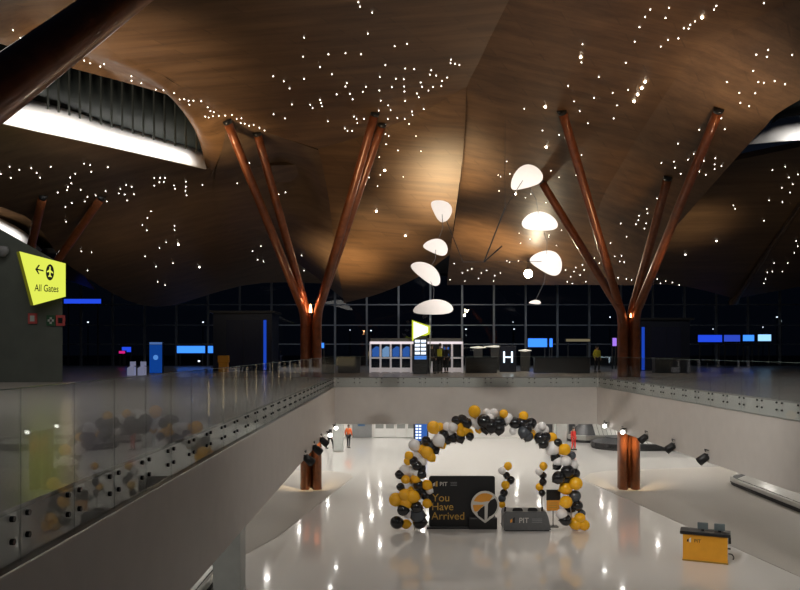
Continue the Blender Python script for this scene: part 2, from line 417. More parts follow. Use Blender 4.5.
tree('distant rust brown steel tree column behind the dark green wall at far left', -22.3, 45.5, UP, CZ + 2.6,
     [tipat(-60, 180, 43), tipat(43, 196, 45), tipat(102, 197, 47), tipat(-20, 185, 43)], .25, .2)
tree('nearest rust brown steel tree column, one thick branch crossing the top left corner', -4.84, 7.2, 0.0, CZ + 2.0,
     [(-9.5, 1.5, CZ + 11), (-10, 14, CZ + 12), (-2.57, 19.2, CZ + 11.9), (2.5, 1.0, CZ + 12.5)], .30, .27)
# lamp at the fork
def uplight(label, p, parent=None):
    t = thing('uplight', label, 'lamp', p)
    bm = bmesh.new(); lathe(bm, [(0, -.12), (.07, -.12), (.09, .0), (.085, .02), (0, .02)], 16); obj('housing', bm, BLACK, t)
    bm = bmesh.new(); lathe(bm, [(0, .02), (.08, .021), (.075, .2), (.05, .42), (0, .5)], 16); obj('lens', bm, emis('amber_glow', (1, .42, .16), 14), t, True)
    return t
uplight('small amber uplight glowing in the fork of the left tree column', (-4.85, 42.15, CZ + 2.0))
uplight('small dim amber uplight in the fork of the right tree column', (12.5, 42.15, CZ + 1.75)).scale = (.5, .5, .5)

# ------------------------------------------------------------------ PINPOINT LIGHTS
raw = {
 (0, 0, 2.95): "38,88 60,110 248,178 265,186 296,195 308,188 388,224 388,237 417,244 459,263 483,265 513,274 530,292 543,292 556,296 558,308 570,296 593,298 590,303 612,316 620,327 630,330 605,343 615,346 628,342 645,341 664,340 684,338 698,350 712,348 710,362 722,364 735,370 748,368 765,376 780,384 28,491 57,500 92,495 32,524 108,509 118,523 150,491 2,512 248,482 266,486 269,506 318,492 222,512 207,523 210,540 200,550 198,560 170,567 258,580 238,559 282,575 311,563 355,556 372,545 388,550 350,570 368,573 395,572 455,524 472,524 487,524 483,536 470,537 455,547 513,546 516,556 548,535 548,550 547,562 597,545 735,480 700,540",
 (260, 0, 2.95): "290,5 295,18 331,36 318,98 130,110 127,166 202,159 252,156 298,159 397,135 434,128 370,191 177,197 212,218 39,224 70,239 130,232 87,260 94,307 40,336 74,348 226,277 256,244 252,254 265,276 273,292 312,255 303,270 177,294 180,303 183,313 148,308 155,318 200,357 353,226 352,266 428,201 455,203 401,231 424,233 389,256 425,254 426,269 428,297 356,296 378,310 385,324 350,325 277,343 285,350 287,362 307,350 250,378 258,385 272,385 377,350 372,366 405,347 427,350 448,328 450,338 440,365 483,321 474,242 478,255 463,275 468,286 497,266 510,256 505,206 501,219 520,222 537,238 535,253 552,228 563,175 562,185 575,187 588,191 352,463 368,502L 355,515 370,395 380,400 372,425 407,443 460,400 475,445 322,523 347,548 422,522 780,320 728,475 703,517 710,520 737,512",
 (530, 0, 2.95): "355,27 340,49 323,79 410,22 400,52 309,122 386,136 407,117 438,112 454,82 468,83 473,72 487,62 508,50L 543,27 550,16 690,8 155,129 150,168L 152,183 283,184 340,240L 330,259L 318,278L 307,298L 290,264 244,273 203,226 189,288 113,252 130,298 147,327 45,314L 257,310 247,348 171,363 37,384 86,397 47,433L 62,503 86,522 152,456 136,516 581,241 618,273 621,303 647,312 665,274 674,241 690,243 722,238 753,247 659,208 668,160 700,166 703,147 774,161 565,348 575,380 500,382 437,423 483,453 466,470 425,476 388,480 428,494 445,512 480,534 500,505 513,474 519,515 547,466 545,484 545,498 565,489 753,491 715,501 763,523 775,543 743,554 767,568 790,514 375,585",
 (0, 190, 2.95): "212,38 250,33 193,50 285,15 315,33 375,30 195,93 445,62 435,82 420,103 433,118 515,105 515,118 490,153 526,160L 470,170 588,227L 510,215 460,225 240,180 258,237 270,183 205,170 465,270 487,280 428,195 550,15 770,165 745,180 760,205",
 (260, 190, 2.95): "55,12 75,6 123,192 130,237 343,62L 430,135 10,210",
 (530, 190, 2.95): "345,55 347,68 322,75 320,88 313,100 343,98 338,113 268,98 285,137 375,25 395,48 238,156 250,195 270,193 278,212 190,200 265,210 93,118 55,138 135,228 155,220 130,240 165,270 148,250 105,235 120,255 125,275 110,270 160,235 205,215 550,150L 458,190L 600,45 605,55 690,90 705,30 745,35 768,8 785,150 790,165 780,185 720,215 700,243 695,262 715,240 690,275 760,215 745,240 260,258 285,262 300,265 375,262 400,268 420,272 385,275 440,280",
 (400, 140, 3.69): "540,25L 395,78 362,128 366,187 427,198L 483,198 463,212 538,230 558,113 587,137 440,343 498,325 550,350 480,365 445,380 577,388 20,353L 12,135 200,455 230,490 250,480 265,475 300,490 320,480 350,500 395,445 405,450 437,445 345,520 370,490 290,510 240,520 185,515",
}
PANEL = {ABo.name: ('tiny pinpoint light in the large central wood ceiling panel', 'pinpoint lights in the central ceiling panel'),
         Co.name: ('tiny pinpoint light in the wood ceiling panel over the right half', 'pinpoint lights in the right ceiling panel'),
         Do.name: ('tiny pinpoint light in the ceiling panel at upper right', 'pinpoint lights in the upper right ceiling panel'),
         Fo.name: ('tiny pinpoint light in the low dark ceiling panel at left', 'pinpoint lights in the low left ceiling panel'),
         Eo.name: ('tiny pinpoint light in the low dark ceiling panel at right', 'pinpoint lights in the low right ceiling panel'),
         Ho.name: ('tiny pinpoint light along the curved strip above the left slot', 'pinpoint lights along the left ceiling strip'),
         BBo.name: ('tiny pinpoint light in the funnel-shaped ceiling panel right of the left tree', 'pinpoint lights in the central funnel panel'),
         Ro.name: ('tiny pinpoint light in the dark panel between the left tree branches', 'pinpoint lights in the dark panel by the left tree'),
         F2o.name: ('tiny pinpoint light in the far ceiling bay at left', 'pinpoint lights in the far left ceiling bay')}
def pinmesh(r, m):
    bm = bmesh.new(); bmesh.ops.create_icosphere(bm, subdivisions=1, radius=r)
    me = bpy.data.meshes.new('pinpoint_light'); bm.to_mesh(me); bm.free(); me.materials.append(m); return me
PM, PL = pinmesh(.019, PIN), pinmesh(.045, PINL)
lst = []
for (ox, oy, s), st in raw.items():
    for w in st.split():
        big = w.endswith('L'); a, b = w.rstrip('L').split(',')
        h = roofhit(ox + float(a) / s, oy + float(b) / s)
        if h: lst.append((h[1], h[0] + h[3] * .02 if h[3].y < 0 else h[0] - Vector((0, .02, .02)), big, h[2].name))
lst.sort(key=lambda t: t[0])
print('pins', len(lst))
lst.sort(key=lambda t: t[0])
kept = []
for e_ in lst:
    if all((e_[1] - k_[1]).length > .12 for k_ in kept): kept.append(e_)
lst = kept
for nm_ in sorted({e_[3] for e_ in lst[300:]}):
    rest = bmesh.new()
    for d, p, big, nm in lst[300:]:
        if nm == nm_: bmesh.ops.create_icosphere(rest, subdivisions=1, radius=.05 if big else .021, matrix=Matrix.Translation(p))
    tag(obj('pinpoint_lights', rest, PIN), 'farthest scatter of ' + PANEL[nm_][1].replace('pinpoint lights', 'tiny pinpoint lights'), 'ceiling lights', kind='stuff')
for k, (d, p, big, nm) in enumerate(lst[:300]):
    o = link('pinpoint_light', PL if big else PM); o.location = p
    tag(o, PANEL[nm][0], 'ceiling light', PANEL[nm][1])

# ------------------------------------------------------------------ HANGING WHITE PADDLES (plain generic stand-in)
mob = thing('hanging_mobile', 'hanging mobile of white rounded paddles on thin dark rods below the ceiling', 'mobile', P(490, 240, 24))
MB = mob.location.copy()
PW = mat('paddle_white', (0.86, 0.80, 0.76), 0.5, emit=None, noise=0.02)
def paddle(px, py, w, h, ang, D, k=1.0):
    c = P(px, py, D) - MB; s = D / F; pts = []
    for i in range(36):
        a = 2 * PI * i / 36; x = math.cos(a) * w / 2; y = math.sin(a) * h / 2
        y *= (1 + .28 * k * math.cos(a)); y += -h * .18 * (math.cos(a) ** 2)
        ca, sa = math.cos(ang), math.sin(ang)
        pts.append(c + Vector(((x * ca - y * sa) * s, 0, (x * sa + y * ca) * s)))
    bm = bmesh.new(); prism(bm, pts, (0, .04, 0)); obj('paddle', bm, PW, mob); return c
pd = [paddle(442, 209, 24, 18, -0.9, 24), paddle(436, 246, 25, 15, -0.25, 23.6), paddle(427, 272, 34, 16, -0.62, 23.2, .3), paddle(433, 307, 40, 15, 0.05, 23, .5),
      paddle(525, 177, 34, 22, 0.45, 24), paddle(540, 221, 36, 19, -0.05, 24.3, -.2), paddle(547, 261, 33, 22, -0.35, 24.6), paddle(535, 302, 12, 4, 0, 24.8)]
def rod(a, b, r=.018): 
    bm = bmesh.new(); tube(bm, [a, b], r, 8); obj('rod', bm, BLACK, mob)
top = P(490, 60, 24) - MB; hub = P(484, 262, 24) - MB
h0 = roofhit(505, 120)[0] - MB
rod(hub + Vector((0, 0, 0)), P(505, 208, 23.5) - MB, .022); rod(hub, P(502, 246, 23.5) - MB, .022)
for a, b in ((0, 1), (1, 2), (2, 3), (4, 5), (5, 6), (6, 7)):
    bm = bmesh.new(); tube(bm, [pd[a] + Vector((0, .06, 0)), (pd[a] + pd[b]) / 2 + Vector((.12, .06, 0)), pd[b] + Vector((0, .06, 0))], .008, 6); obj('wire', bm, DGREY, mob)
rod(pd[0] + Vector((0, .06, 0)), P(463, 262, 24) - MB, .012); rod(P(463, 262, 24) - MB, hub, .01)
rod(hub, pd[6] + Vector((0, .06, 0)), .008); rod(P(505, 208, 23.5) - MB, pd[4] + Vector((0, .06, 0)), .008)
bm = bmesh.new(); tube(bm, [P(505, 208, 23.5) - MB, h0], .006, 6); obj('wire', bm, DGREY, mob)

# bright hanging spotlight near the paddles
hp = roofhit(528, 262)[0]; pdD = hp.y - 1.6
t = thing('pendant_spotlight', 'bright glowing spotlight hanging beside the lowest right white paddle', 'lamp', P(528, 272, pdD))
bm = bmesh.new(); lathe(bm, [(0, -.1), (.16, -.1), (.2, .1), (.1, .28), (0, .3)], 20); obj('housing', bm, DGREY, t)
bm = bmesh.new(); bmesh.ops.create_uvsphere(bm, u_segments=20, v_segments=12, radius=.27, matrix=Matrix.Translation((0, -.1, -.12))); obj('lens', bm, emis('spot_glow', (1, .86, .62), 60), t, True)
hh = roofhit(528, 258)
bm = bmesh.new(); tube(bm, [(0, 0, .3), (hh[0].x - t.location.x, hh[0].y - t.location.y, hh[0].z - t.location.z)] if hh else [(0, 0, .3), (0, 0, 2)], .02, 8); obj('stem', bm, BLACK, t)

# ------------------------------------------------------------------ FASCIA SPOTLIGHTS
def spotlight(label, x, y, z, side, group, far=False):
    t = thing('track_spotlight', label, 'spotlight', (x, y, z), 0, group)
    bm = bmesh.new(); tube(bm, [(side * .16, .05, .06), (0, .05, .06), (0, .05, -.02)], .022, 8); obj('bracket', bm, BLACK, t)
    d = Vector((-side * .55, .35, -.55)).normalized()
    if far: d = Vector((-side * .25, -.9, -.3)).normalized()
    a = Vector((0, .05, -.05)) - d * .12; bm = bmesh.new()
    tube(bm, [a - d * .03, a, a + d * .2, a + d * .27], [.05, .10, .115, .12], 18); obj('housing', bm, BLACK, t, True)
    bm = bmesh.new(); tube(bm, [a + d * .27, a + d * .275], [.105, .10], 18); obj('lens', bm, emis('spot_lens', (1, .97, .9), 9), t)
    bm = bmesh.new(); tube(bm, [a + Vector((0, .1, .1)), a + Vector((0, .14, .16)), a + Vector((.0, -.1, .16))], .014, 6); obj('yoke', bm, BLACK, t)
    t.scale = (1.0, 1.0, 1.0) if far else (1.35, 1.35, 1.35)
    return t
nth = ['nearest', 'second nearest', 'middle', 'second farthest', 'farthest']
for i, (px, y) in enumerate([(306, 458), (316, 448), (323, 440), (330, 433), (336, 426)]):
    D = F * 3.92 / (y - HZ); spotlight(nth[i] + ' of the five black spotlights under the left void edge', -3.33, D, CZ - 3.92, -1, 'spotlights along the left void edge', i > 2)
for i, (px, y) in enumerate([(709, 457), (678, 446), (654, 437), (633, 430), (614, 424)]):
    D = F * 3.8 / (y - HZ); spotlight(nth[i] + ' of the five black spotlights along the right void edge', RX(D) - .17, D, CZ - 3.8, 1, 'spotlights along the right void edge', i > 2)

# ------------------------------------------------------------------ BALLOON ARCH
BY = mat('yellow_balloon', (1.0, 0.50, 0.012), 0.22, coat=.4, noise=.02)
BW = mat('white_balloon', (0.90, 0.88, 0.87), 0.25, coat=.4, noise=.02)
BK = mat('black_balloon', (0.012, 0.012, 0.014), 0.2, coat=.4, noise=.02)
BG = mat('charcoal_balloon', (0.06, 0.07, 0.085), 0.25, coat=.4, noise=.02)
bmats = {'y': (BY, 'golden yellow balloon'), 'w': (BW, 'white balloon'), 'k': (BK, 'black balloon'), 'g': (BG, 'charcoal grey balloon')}
bme = {}
for k, (m, _) in bmats.items():
    bm = bmesh.new()
    prof = [(0, 1.02)] + [(math.sin(a) * (1 + .0), math.cos(a) * 1.02) for a in [PI * i / 12 for i in range(1, 10)]] + [(.42, -.94), (.18, -1.10), (.05, -1.17), (.09, -1.25), (0, -1.24)]
    lathe(bm, prof, 20); me = bpy.data.meshes.new('balloon'); bmesh.ops.recalc_face_normals(bm, faces=bm.faces[:])
    for f in bm.faces: f.smooth = True
    bm.to_mesh(me); bm.free(); me.materials.append(m); bme[k] = me
def balloons(t, data, D0, cen=None):
    for s in data.split():
        k = s[0]; x, y, r = [float(v) for v in s[1:].split(',')]
        D = D0 + random.uniform(-.22, .22) - (0.15 if r > 5.4 else 0)
        p = P(x, y, D); rr = r * 1.07 * D / F
        if p.z < rr * 1.02: p.z = rr * 1.02
        o = link('balloon', bme[k], None, t); o['label'] = bmats[k][1]
        o.location = p - t.location; o.scale = (rr, rr, rr)
        c = cen if cen else P(488, 520, D0)
        d = (p - c); d.y = random.uniform(-1, 1); d = Vector((d.x, d.y, d.z)).normalized()
        o.rotation_mode = 'QUATERNION'; o.rotation_quaternion = d.to_track_quat('Z', 'Y')
arch = thing('balloon_arch', 'tall balloon arch of yellow, black, white and charcoal balloons on the lower floor', 'balloon arch', (3.7, 32.8, 0))
DATA = """y474.5,411.4,5.9 w486.7,413,4.2 w494,413,4.2 w490,418.5,4.2 k484,421,6.6 k491,426,7 k486,428,5.5 k499,423,6.2 w473,420.6,5.3 w477.5,425,4 y479,429,4
k462,420,5.2 k456,420.5,4.4 k467,423,5 y433.4,427.4,6.2 y440,427,4.3 w447,427,4.6 w453,427,4.6 w450,431.5,4.4 y459,427.5,4.5 y465,430.5,4.7 y469,433,4.4 y461,432.5,4.2
k444,434,5 k453,437.5,5 k447,440,4.6 k460,438,5 k470,436.5,4 w438.7,440.4,6.1 y442,444.5,4 g430,445,5.2 k435,449.5,4.6 k426,441,4.6 w414.3,445,5.6
y427,452.6,6 y431,457,4.6 y422,449.5,4.6 w417,456,5 w422,461,4.6 y409,455.6,4.2 y408,461,4 k413.5,461,4.6 k417,465.5,5 k421,468,4.6 k421.5,474,4.6
w405,470,5.4 w411,471.6,5.2 w417,473,4.4 k399.8,474.7,4.5 y410.5,478.5,5 y405.5,479.5,4.3 y415.5,478.5,4.4 k418.5,485,5 k400.6,487,4 w405,485.5,5 w410,488,4.6
y427,485,5 w429.5,490.5,3.6 k421,491,5 k424.5,495,4.8 y396,499.6,6.6 y405,495,6 y413,496.6,6.3 y406,503,6 y409,490.5,4.6
k403,510,5.6 k416.6,507,5.6 y427,503.4,4.4 g417.3,515,7.2 w408,514,4.2 k396.8,522.5,6.2 k419.6,522,6.6 y406,524,4.6
y503.7,413.7,4.2 w508,418.4,5 k503.7,421,5.4 k499,429,5.5 y523.5,416,4.6 k515,423,5.6 k522,422.6,5.2 k531,423.6,5.4 k526.6,428,5.4 w513,431,3.6 g524,432,6 g528,436.5,5 y532,434.5,4.5
w539,429,5.2 w544,430,4.8 w542,426,4 k540,438,5.6 k543.4,443.5,5 k546,437,4.6 y551.7,438,5.2 w553,448,6.8 w560,449,4.2 k558,442.7,4 y564.7,449.5,5.6
g571.5,455.6,4.2 k555.5,457,4.6 w558,461.4,4.4 w566,461,5 w573,465,5 k557,466,4.2 k558.6,477.7,6.2 k567.7,471.6,6.4 k574,474,5.6 k566,478.5,5.4
y566,488,6.3 y576,483.6,6.1 g575,496,5.6 y566,502,6 k571,508,5 k577.6,505.7,5 w562,514,5.2 w572,515,4.6 g581.5,513.4,3.8 k565.5,520,5.6 y576,525,6.2 y584,525,5.2 y580,518,5"""
balloons(arch, DATA, 32.8)
ln = [(415, 528), (410, 500), (411, 470), (422, 447), (445, 432), (475, 420), (505, 420), (530, 430), (552, 446), (566, 465), (569, 495), (573, 528)]
bm = bmesh.new(); pts = cr([P(x, y, 32.8) for x, y in ln], 5); pts[0].z = .01; pts[-1].z = .01
tube(bm, [p - arch.location for p in pts], .025, 8); obj('frame', bm, STEEL, arch)
def bcolumn(label, px, data, base_y, D):
    b = P(px, base_y, D); t = thing('balloon_column', label, 'balloons', (b.x, b.y, 0))
    bm = bmesh.new(); top = P(px, 462, D); tube(bm, [(0, 0, 0), (0, 0, top.z)], .018, 8); obj('pole', bm, STEEL, t)
    bm = bmesh.new(); lathe(bm, [(0, 0), (.2, 0), (.2, .025), (.03, .05), (0, .05)], 20); obj('foot', bm, BLACK, t)
    balloons(t, data, D, P(px, 560, D))
bcolumn('slim column of small balloons between the black sign and the grey counter', 505,
        "y508,466,3.8 w502,470.5,3.6 k506.5,475.5,3.4 k511,480,3.7 y505.5,485,4 k504,493,3.8 g502,498.5,3.7 y502,504.5,3.2", 528, 34.0)
bcolumn('slim column of small balloons behind the right end of the grey counter', 542,
        "y543.5,466,3.8 w539,471.5,3.5 k543,475.5,3.5 k543,482,3.6 y539.5,487,3.7 k542,493,3.3", 524, 34.4)

# ------------------------------------------------------------------ "You Have Arrived" sign
GOLD = mat('gold_lettering', (0.55, 0.33, 0.06), 0.5); LETW = mat('pale_lettering', (0.62, 0.60, 0.56), 0.5); ORG = mat('amber_vinyl', (0.78, 0.33, 0.04), 0.45)
SD = 33.2; s = SD / F
b0 = P(429, 527, SD)
sg = thing('welcome_sign', 'black free-standing sign reading You Have Arrived with round arrow emblem', 'sign', (b0.x, SD, 0))
w = 66 * s; h = b0.z + 52 * s; h = 2.22
def rrect(x0, x1, z0, z1, r, y=0):
    pts = []
    for cx, cz, a0 in ((x1 - r, z1 - r, 0), (x0 + r, z1 - r, PI / 2), (x0 + r, z0 + r, PI), (x1 - r, z0 + r, 1.5 * PI)):
        for k in range(6): a = a0 + PI / 2 * k / 5; pts.append(Vector((cx + r * math.cos(a), y, cz + r * math.sin(a))))
    return pts
bm = bmesh.new(); prism(bm, rrect(0, w, 0.06, h, .1), (0, .12, 0)); obj('panel', bm, BLACK, sg)
obj('base', B(-.1, w * .62, -.18, .32, 0, .07, .01), BLACK, sg)
obj('emblem_plinth', B(w - 27 * s, w + 1.5 * s, -.28, .02, 0, .5, .04), BLACK, sg)
def ZR(py): return (527 - py) / 52 * h * .985 + .03   # rows of the sign panel
for st, py in (('You', 500.5), ('Have', 509.5), ('Arrived', 519)):
    text('lettering', st, .46, GOLD, sg, front(.10 if st != 'You' else .13, -.004, ZR(py)))
text('lettering', 'PIT', .25, LETW, sg, front(10.5 * s, -.004, ZR(485)))
def logo(parent, x, z, sz, c1, c2, y=-.004):    # small bridge-like mark
    bm = bmesh.new()
    prism(bm, [(x, y, z), (x + sz * .35, y, z + sz * .15), (x + sz * .35, y, z + sz * .75), (x, y, z + sz * .5)], (0, .006, 0))
    obj('mark', bm, c1, parent)
    bm = bmesh.new()
    prism(bm, [(x + sz * .45, y, z), (x + sz * .8, y, z), (x + sz * .8, y, z + sz), (x + sz * .45, y, z + sz * .8)], (0, .006, 0)); obj('mark', bm, c2, parent)
logo(sg, 4 * s, ZR(485.5), .24, LETW, GOLD)
for k in range(3): obj('small_print', B(21.5 * s, 28 * s, -.005, .001, ZR(485) + .015 + k * .065, ZR(485) + .035 + k * .065), GREY, sg)
# emblem: teardrop with rim, amber upper-left segments and a black lower right
EX, EZ, ER = 55.3 * s, ZR(503), 14 * s
em = bmesh.new()
def drop(R, y, dz=0):
    pts = []
    for k in range(31):
        a = math.radians(-28 + 236 * k / 30); pts.append(Vector((EX + R * math.cos(a), y, EZ + dz + R * math.sin(a))))
    for fx, fz in ((-.56, -.84), (0, -1.26), (.56, -.84)): pts.append(Vector((EX + fx * R, y, EZ + dz + fz * R)))
    return pts
prism(em, drop(ER, -.33), (0, .05, 0)); obj('emblem', em, LETW, sg)
def seg(pts, m):
    bm = bmesh.new(); prism(bm, [Vector((EX + x * ER, -.338, EZ + z * ER)) for x, z in pts], (0, .01, 0)); obj('emblem_segment', bm, m, sg)
arc = lambda a0, a1, r=.86, n=10: [(r * math.cos(math.radians(a0 + (a1 - a0) * k / n)), r * math.sin(math.radians(a0 + (a1 - a0) * k / n))) for k in range(n + 1)]
seg(arc(50, 160) + [(-.3, .22), (.3, .30)], ORG)
seg(arc(178, 212) + [(-.55, -.42), (-.05, .05)], ORG)
seg(arc(-70, 36, .86) + [(.36, .34), (.2, .1), (.16, -.98)], BLACK)
seg([(-.04, -.02), (-.04, -1.06), (-.5, -.72), (-.56, -.5), (-.3, -.2)], BLACK)
# ------------------------------------------------------------------ grey podium
c0 = fl(504, 531.5); s2 = c0.y / F
po = thing('grey_podium', 'grey trapezoid counter with pale lettering beside the black welcome sign', 'counter', (c0.x, c0.y, 0))
W = 47 * s2; bm = bmesh.new()
prism(bm, [(0, 0, .05), (W, 0, .05), (W * .95, 0, .55), (W * .90, 0, .82), (W * .03, 0, .82), (0, 0, .7)], (0, .9, 0)); obj('body', bm, mat('podium_grey', (.11, .112, .115), .45, noise=.08), po)
obj('plinth', B(.06, W - .06, .06, .84, 0, .05), BLACK, po)
for xx in (.2, .52):
    bm = bmesh.new(); prism(bm, [(W * xx, .2, .82), (W * (xx + .22), .2, .82), (W * (xx + .2), .2, .92), (W * (xx + .15), .2, .95), (W * (xx + .05), .2, .95), (W * (xx + .01), .2, .92)], (0, .08, 0)); obj('handle', bm, BLACK, po)
for xx in (.03, .82):
    bm = bmesh.new(); tube(bm, [(W * xx, .15, .8), (W * xx + .02, .15, 1.0)], .035, 10); obj('post', bm, BLACK, po)
logo(po, .26, .36, .24, ORG, BLACK); text('lettering', 'PIT', .31, LETW, po, front(.62, -.004, .36))
for k in range(3): obj('small_print', B(1.17, 1.6, -.004, .001, .37 + k * .07, .395 + k * .07), GREY, po)
# small black and amber stand behind
c1 = fl(553.5, 527); t = thing('stand_sign', 'small black and amber panel sign on a stand by the right arch leg', 'sign', (c1.x, c1.y, 0))
s3 = c1.y / F
obj('upper_panel', B(-7 * s3, 7 * s3, 0, .06, 1.15, 1.6), BLACK, t); obj('lower_panel', B(-6.7 * s3, 6 * s3, 0, .06, .70, 1.15), ORG, t)
for k in range(3): obj('text_line', B(-5 * s3, 3.5 * s3, -.004, .001, .82 + .1 * k, .85 + .1 * k), GOLD, t)
bm = bmesh.new(); tube(bm, [(0, .09, 0), (0, .09, 1.3)], .02, 10); obj('pole', bm, DGREY, t)
obj('foot', B(-.2, .2, -.1, .28, 0, .03), BLACK, t)

# ------------------------------------------------------------------ yellow counter
c2 = fl(705, 562.5); s4 = c2.y / F
yc = thing('yellow_counter', 'yellow rectangular help counter with black top and two grey monitors', 'counter', (c2.x, c2.y, 0), -0.40)
W = 44 * s4; H = 1.04
obj('body', B(-W / 2 + .04, W / 2 - .04, 0, .5, .03, H - .08, .01), YEL, yc)
obj('plinth', B(-W / 2 + .02, W / 2 - .02, -.02, .52, 0, .05), mat('ochre_trim', (.35, .2, .03), .5), yc)
obj('counter_top', B(-W / 2 - .06, W / 2 + .06, -.06, .62, H - .08, H + .04, .015), BLACK, yc)
obj('side_post', B(W / 2 - .02, W / 2 + .07, .0, .12, H - .3, H - .08), BLACK, yc)
logo(yc, -W / 2 + .18, H - .36, .17, BLACK, WHITE); text('lettering', 'PIT', .17, BLACK, yc, front(-W / 2 + .42, -.004, H - .35))
for xx in (-.08, .48):
    m_ = obj('monitor', B(xx - .18, xx + .18, .22, .28, H + .08, H + .34, .02), mat('monitor_grey', (.12, .15, .16), .4, noise=.05), yc)
    obj('monitor_foot', B(xx - .05, xx + .05, .2, .36, H + .04, H + .1), BLACK, m_)
bm = bmesh.new(); tube(bm, cr([Vector((W / 2 - .02, .3, .32)), Vector((W / 2 + .1, .3, .3)), Vector((W / 2 + .16, .3, .2)), Vector((W / 2 + .14, .3, .12))], 5), .025, 8); obj('hook', bm, BLACK, yc)
bm = bmesh.new(); tube(bm, [(W / 2 - .05, .3, .5), (W / 2 + .06, .3, .5)], .03, 8); obj('knob', bm, BLACK, yc)

# ------------------------------------------------------------------ carousels
def carousel(label, x0, x1, y0, y1, nslat, top=.42, rise=.75, loc=None, rz=0, side_m=None):
    cx, cy = (x0 + x1) / 2, (y0 + y1) / 2
    t = thing('baggage_carousel', label, 'baggage carousel', loc or (cx, cy, 0), rz, 'baggage carousels')
    hw, hl = (x1 - x0) / 2, (y1 - y0) / 2
    def loop(r, z, n=10):
        out = []; R = hw - r; L = hl - hw
        for k in range(n + 1): a = PI * k / n; out.append(Vector((R * math.cos(a), L + R * math.sin(a), z)))
        for k in range(n + 1): a = PI + PI * k / n; out.append(Vector((R * math.cos(a), -L + R * math.sin(a), z)))
        return out
    def ring(name, specs, m, mat2=None):
        bm = bmesh.new(); rs = [[bm.verts.new(p) for p in loop(r, z)] for r, z in specs]
        for a, b in zip(rs, rs[1:]):
            for k in range(len(a)): bm.faces.new([a[k], a[(k + 1) % len(a)], b[(k + 1) % len(b)], b[k]])
        return obj(name, bm, m, t)
    ring('bumper', [(.05, 0), (.05, .12), (0, .14), (0, .2), (.02, .2)], RUBBER)
    ring('side_panel', [(.02, .2), (.0, .24), (.0, top - .04), (.04, top), (.14, top)], side_m or STEEL)
    # slanted deck with overlapping plates
    dk = bmesh.new(); base = loop(.14, top - .01, 16); inner = loop(min(hw - .15, 1.1), rise, 16); n = len(base)
    a = [dk.verts.new(p) for p in base]; b = [dk.verts.new(p) for p in inner]
    for k in range(n): dk.faces.new([a[k], a[(k + 1) % n], b[(k + 1) % n], b[k]])
    obj('deck', dk, DGREY, t)
    L = hl - hw; m = int(2 * L / .34)
    for side in (-1, 1):
        for k in range(m):
            if m > 48 and k % 2: continue
            y = -L + .34 * (k + .5); xo = side * (hw - .16); xi = side * (hw - min(hw - .15, 1.1) + .02)
            pl = bmesh.new(); st = .34 if m <= 48 else .68
            zt = rise + .01
            prism(pl, [(xo, y - st * .46, top + .012), (xi, y - st * .30, zt), (xi, y + st * .62, zt + .012), (xo, y + st * .46, top + .03)], (0, 0, .012))
            obj('plate', pl, PLATE, t)
    ce = bmesh.new(); cc = loop(min(hw - .15, 1.1), rise, 12); prism(ce, cc, (0, 0, .06)); obj('centre_cover', ce, DGREY, t)
    return t
PLATE = mat('carousel_plate', (0.66, 0.66, 0.63), 0.3, 0.4, noise=.05)
carousel('steel baggage carousel at right edge below the right void edge', 18.6, 22.0, 22, 45.2, 0)
carousel('far baggage carousel with dark front standing behind the right tree column', -2.2, 2.2, -5.2, 5.2, 0, .5, .8, (20.1, 60.6, 0), PI / 2, BLACK)
carousel('farthest baggage carousel with greenish plates right of the person in red', -1.7, 1.7, -3.2, 3.2, 0, .6, 1.5, (17.2, 65.2, 0), PI / 2)
carousel('baggage carousel glimpsed under the left void edge beside grey column', -9.7, -5.95, 16, 27.6, 0)

# ------------------------------------------------------------------ columns on the lower floor
def column(label, x, y, w, m, z1=SB):
    t = thing('square_column', label, 'column', (x, y, 0))
    obj('shaft', B(-w / 2, w / 2, -w / 2, w / 2, 0, z1, .05), m, t); obj('foot_trim', B(-w / 2 - .01, w / 2 + .01, -w / 2 - .01, w / 2 + .01, 0, .12), STEEL, t)
column('grey-green column under the left void edge near the bottom of the view', -5.35, 24.4, .86, LGREY)
c = fl(338.5, 451); column('pale grey column behind the farthest left spotlights', c.x, c.y, .72, LGREY)
c = fl(563, 449); column('white-grey column behind the right shoulder of the balloon arch', c.x, c.y + 1, .85, LGREY)

# far wall fittings of the lower floor
def wx(px): return (px - 400) * 67.4 / F
for i, px in enumerate((379.5, 390, 401, 412)):
    t = thing('glazed_door', ('leftmost', 'second from left', 'third from left', 'rightmost')[i] + ' of the four white framed glazed bays on the far lower wall', 'glazed door', (wx(px), 67.55, 0), 0, 'glazed bays on the far lower wall')
    hw = .45
    obj('frame', B(-hw, hw, -.06, 0, 0.03, 2.3), WHITE, t); obj('pane', B(-hw + .1, hw - .1, -.08, -.06, .8, 2.15), mat('dim_pane', (.25, .26, .25), .1, noise=.05), t)
    obj('kick_panel', B(-hw + .1, hw - .1, -.075, -.06, .12, .7), WHITE, t)
t = thing('service_door', 'dark grey panel door on the far lower wall behind the person in orange', 'door', (wx(362), 67.5, 0))
obj('leaf', B(-.85, .85, -.08, 0, 0.02, 2.4), GREY, t); obj('notice', B(-.35, .25, -.09, -.08, 1.0, 1.35), mat('blue_notice', (.05, .12, .25), .4), t)
for px, w_ in ((549, .6), (572, .5)):
    t = thing('lift_door', ('dark doorway just right of the arch top on the far lower wall' if px == 549 else 'dark doorway behind the person in red on the far lower wall'), 'door', (wx(px), 67.5, 0))
    obj('leaf', B(-w_ / 2, w_ / 2, -.06, 0, .02, 2.3), DGREY, t); obj('frame', B(-w_ / 2 - .08, w_ / 2 + .08, -.03, 0, .02, 2.38), STEEL, t)
c = fl(421, 448); sc_ = c.y / F
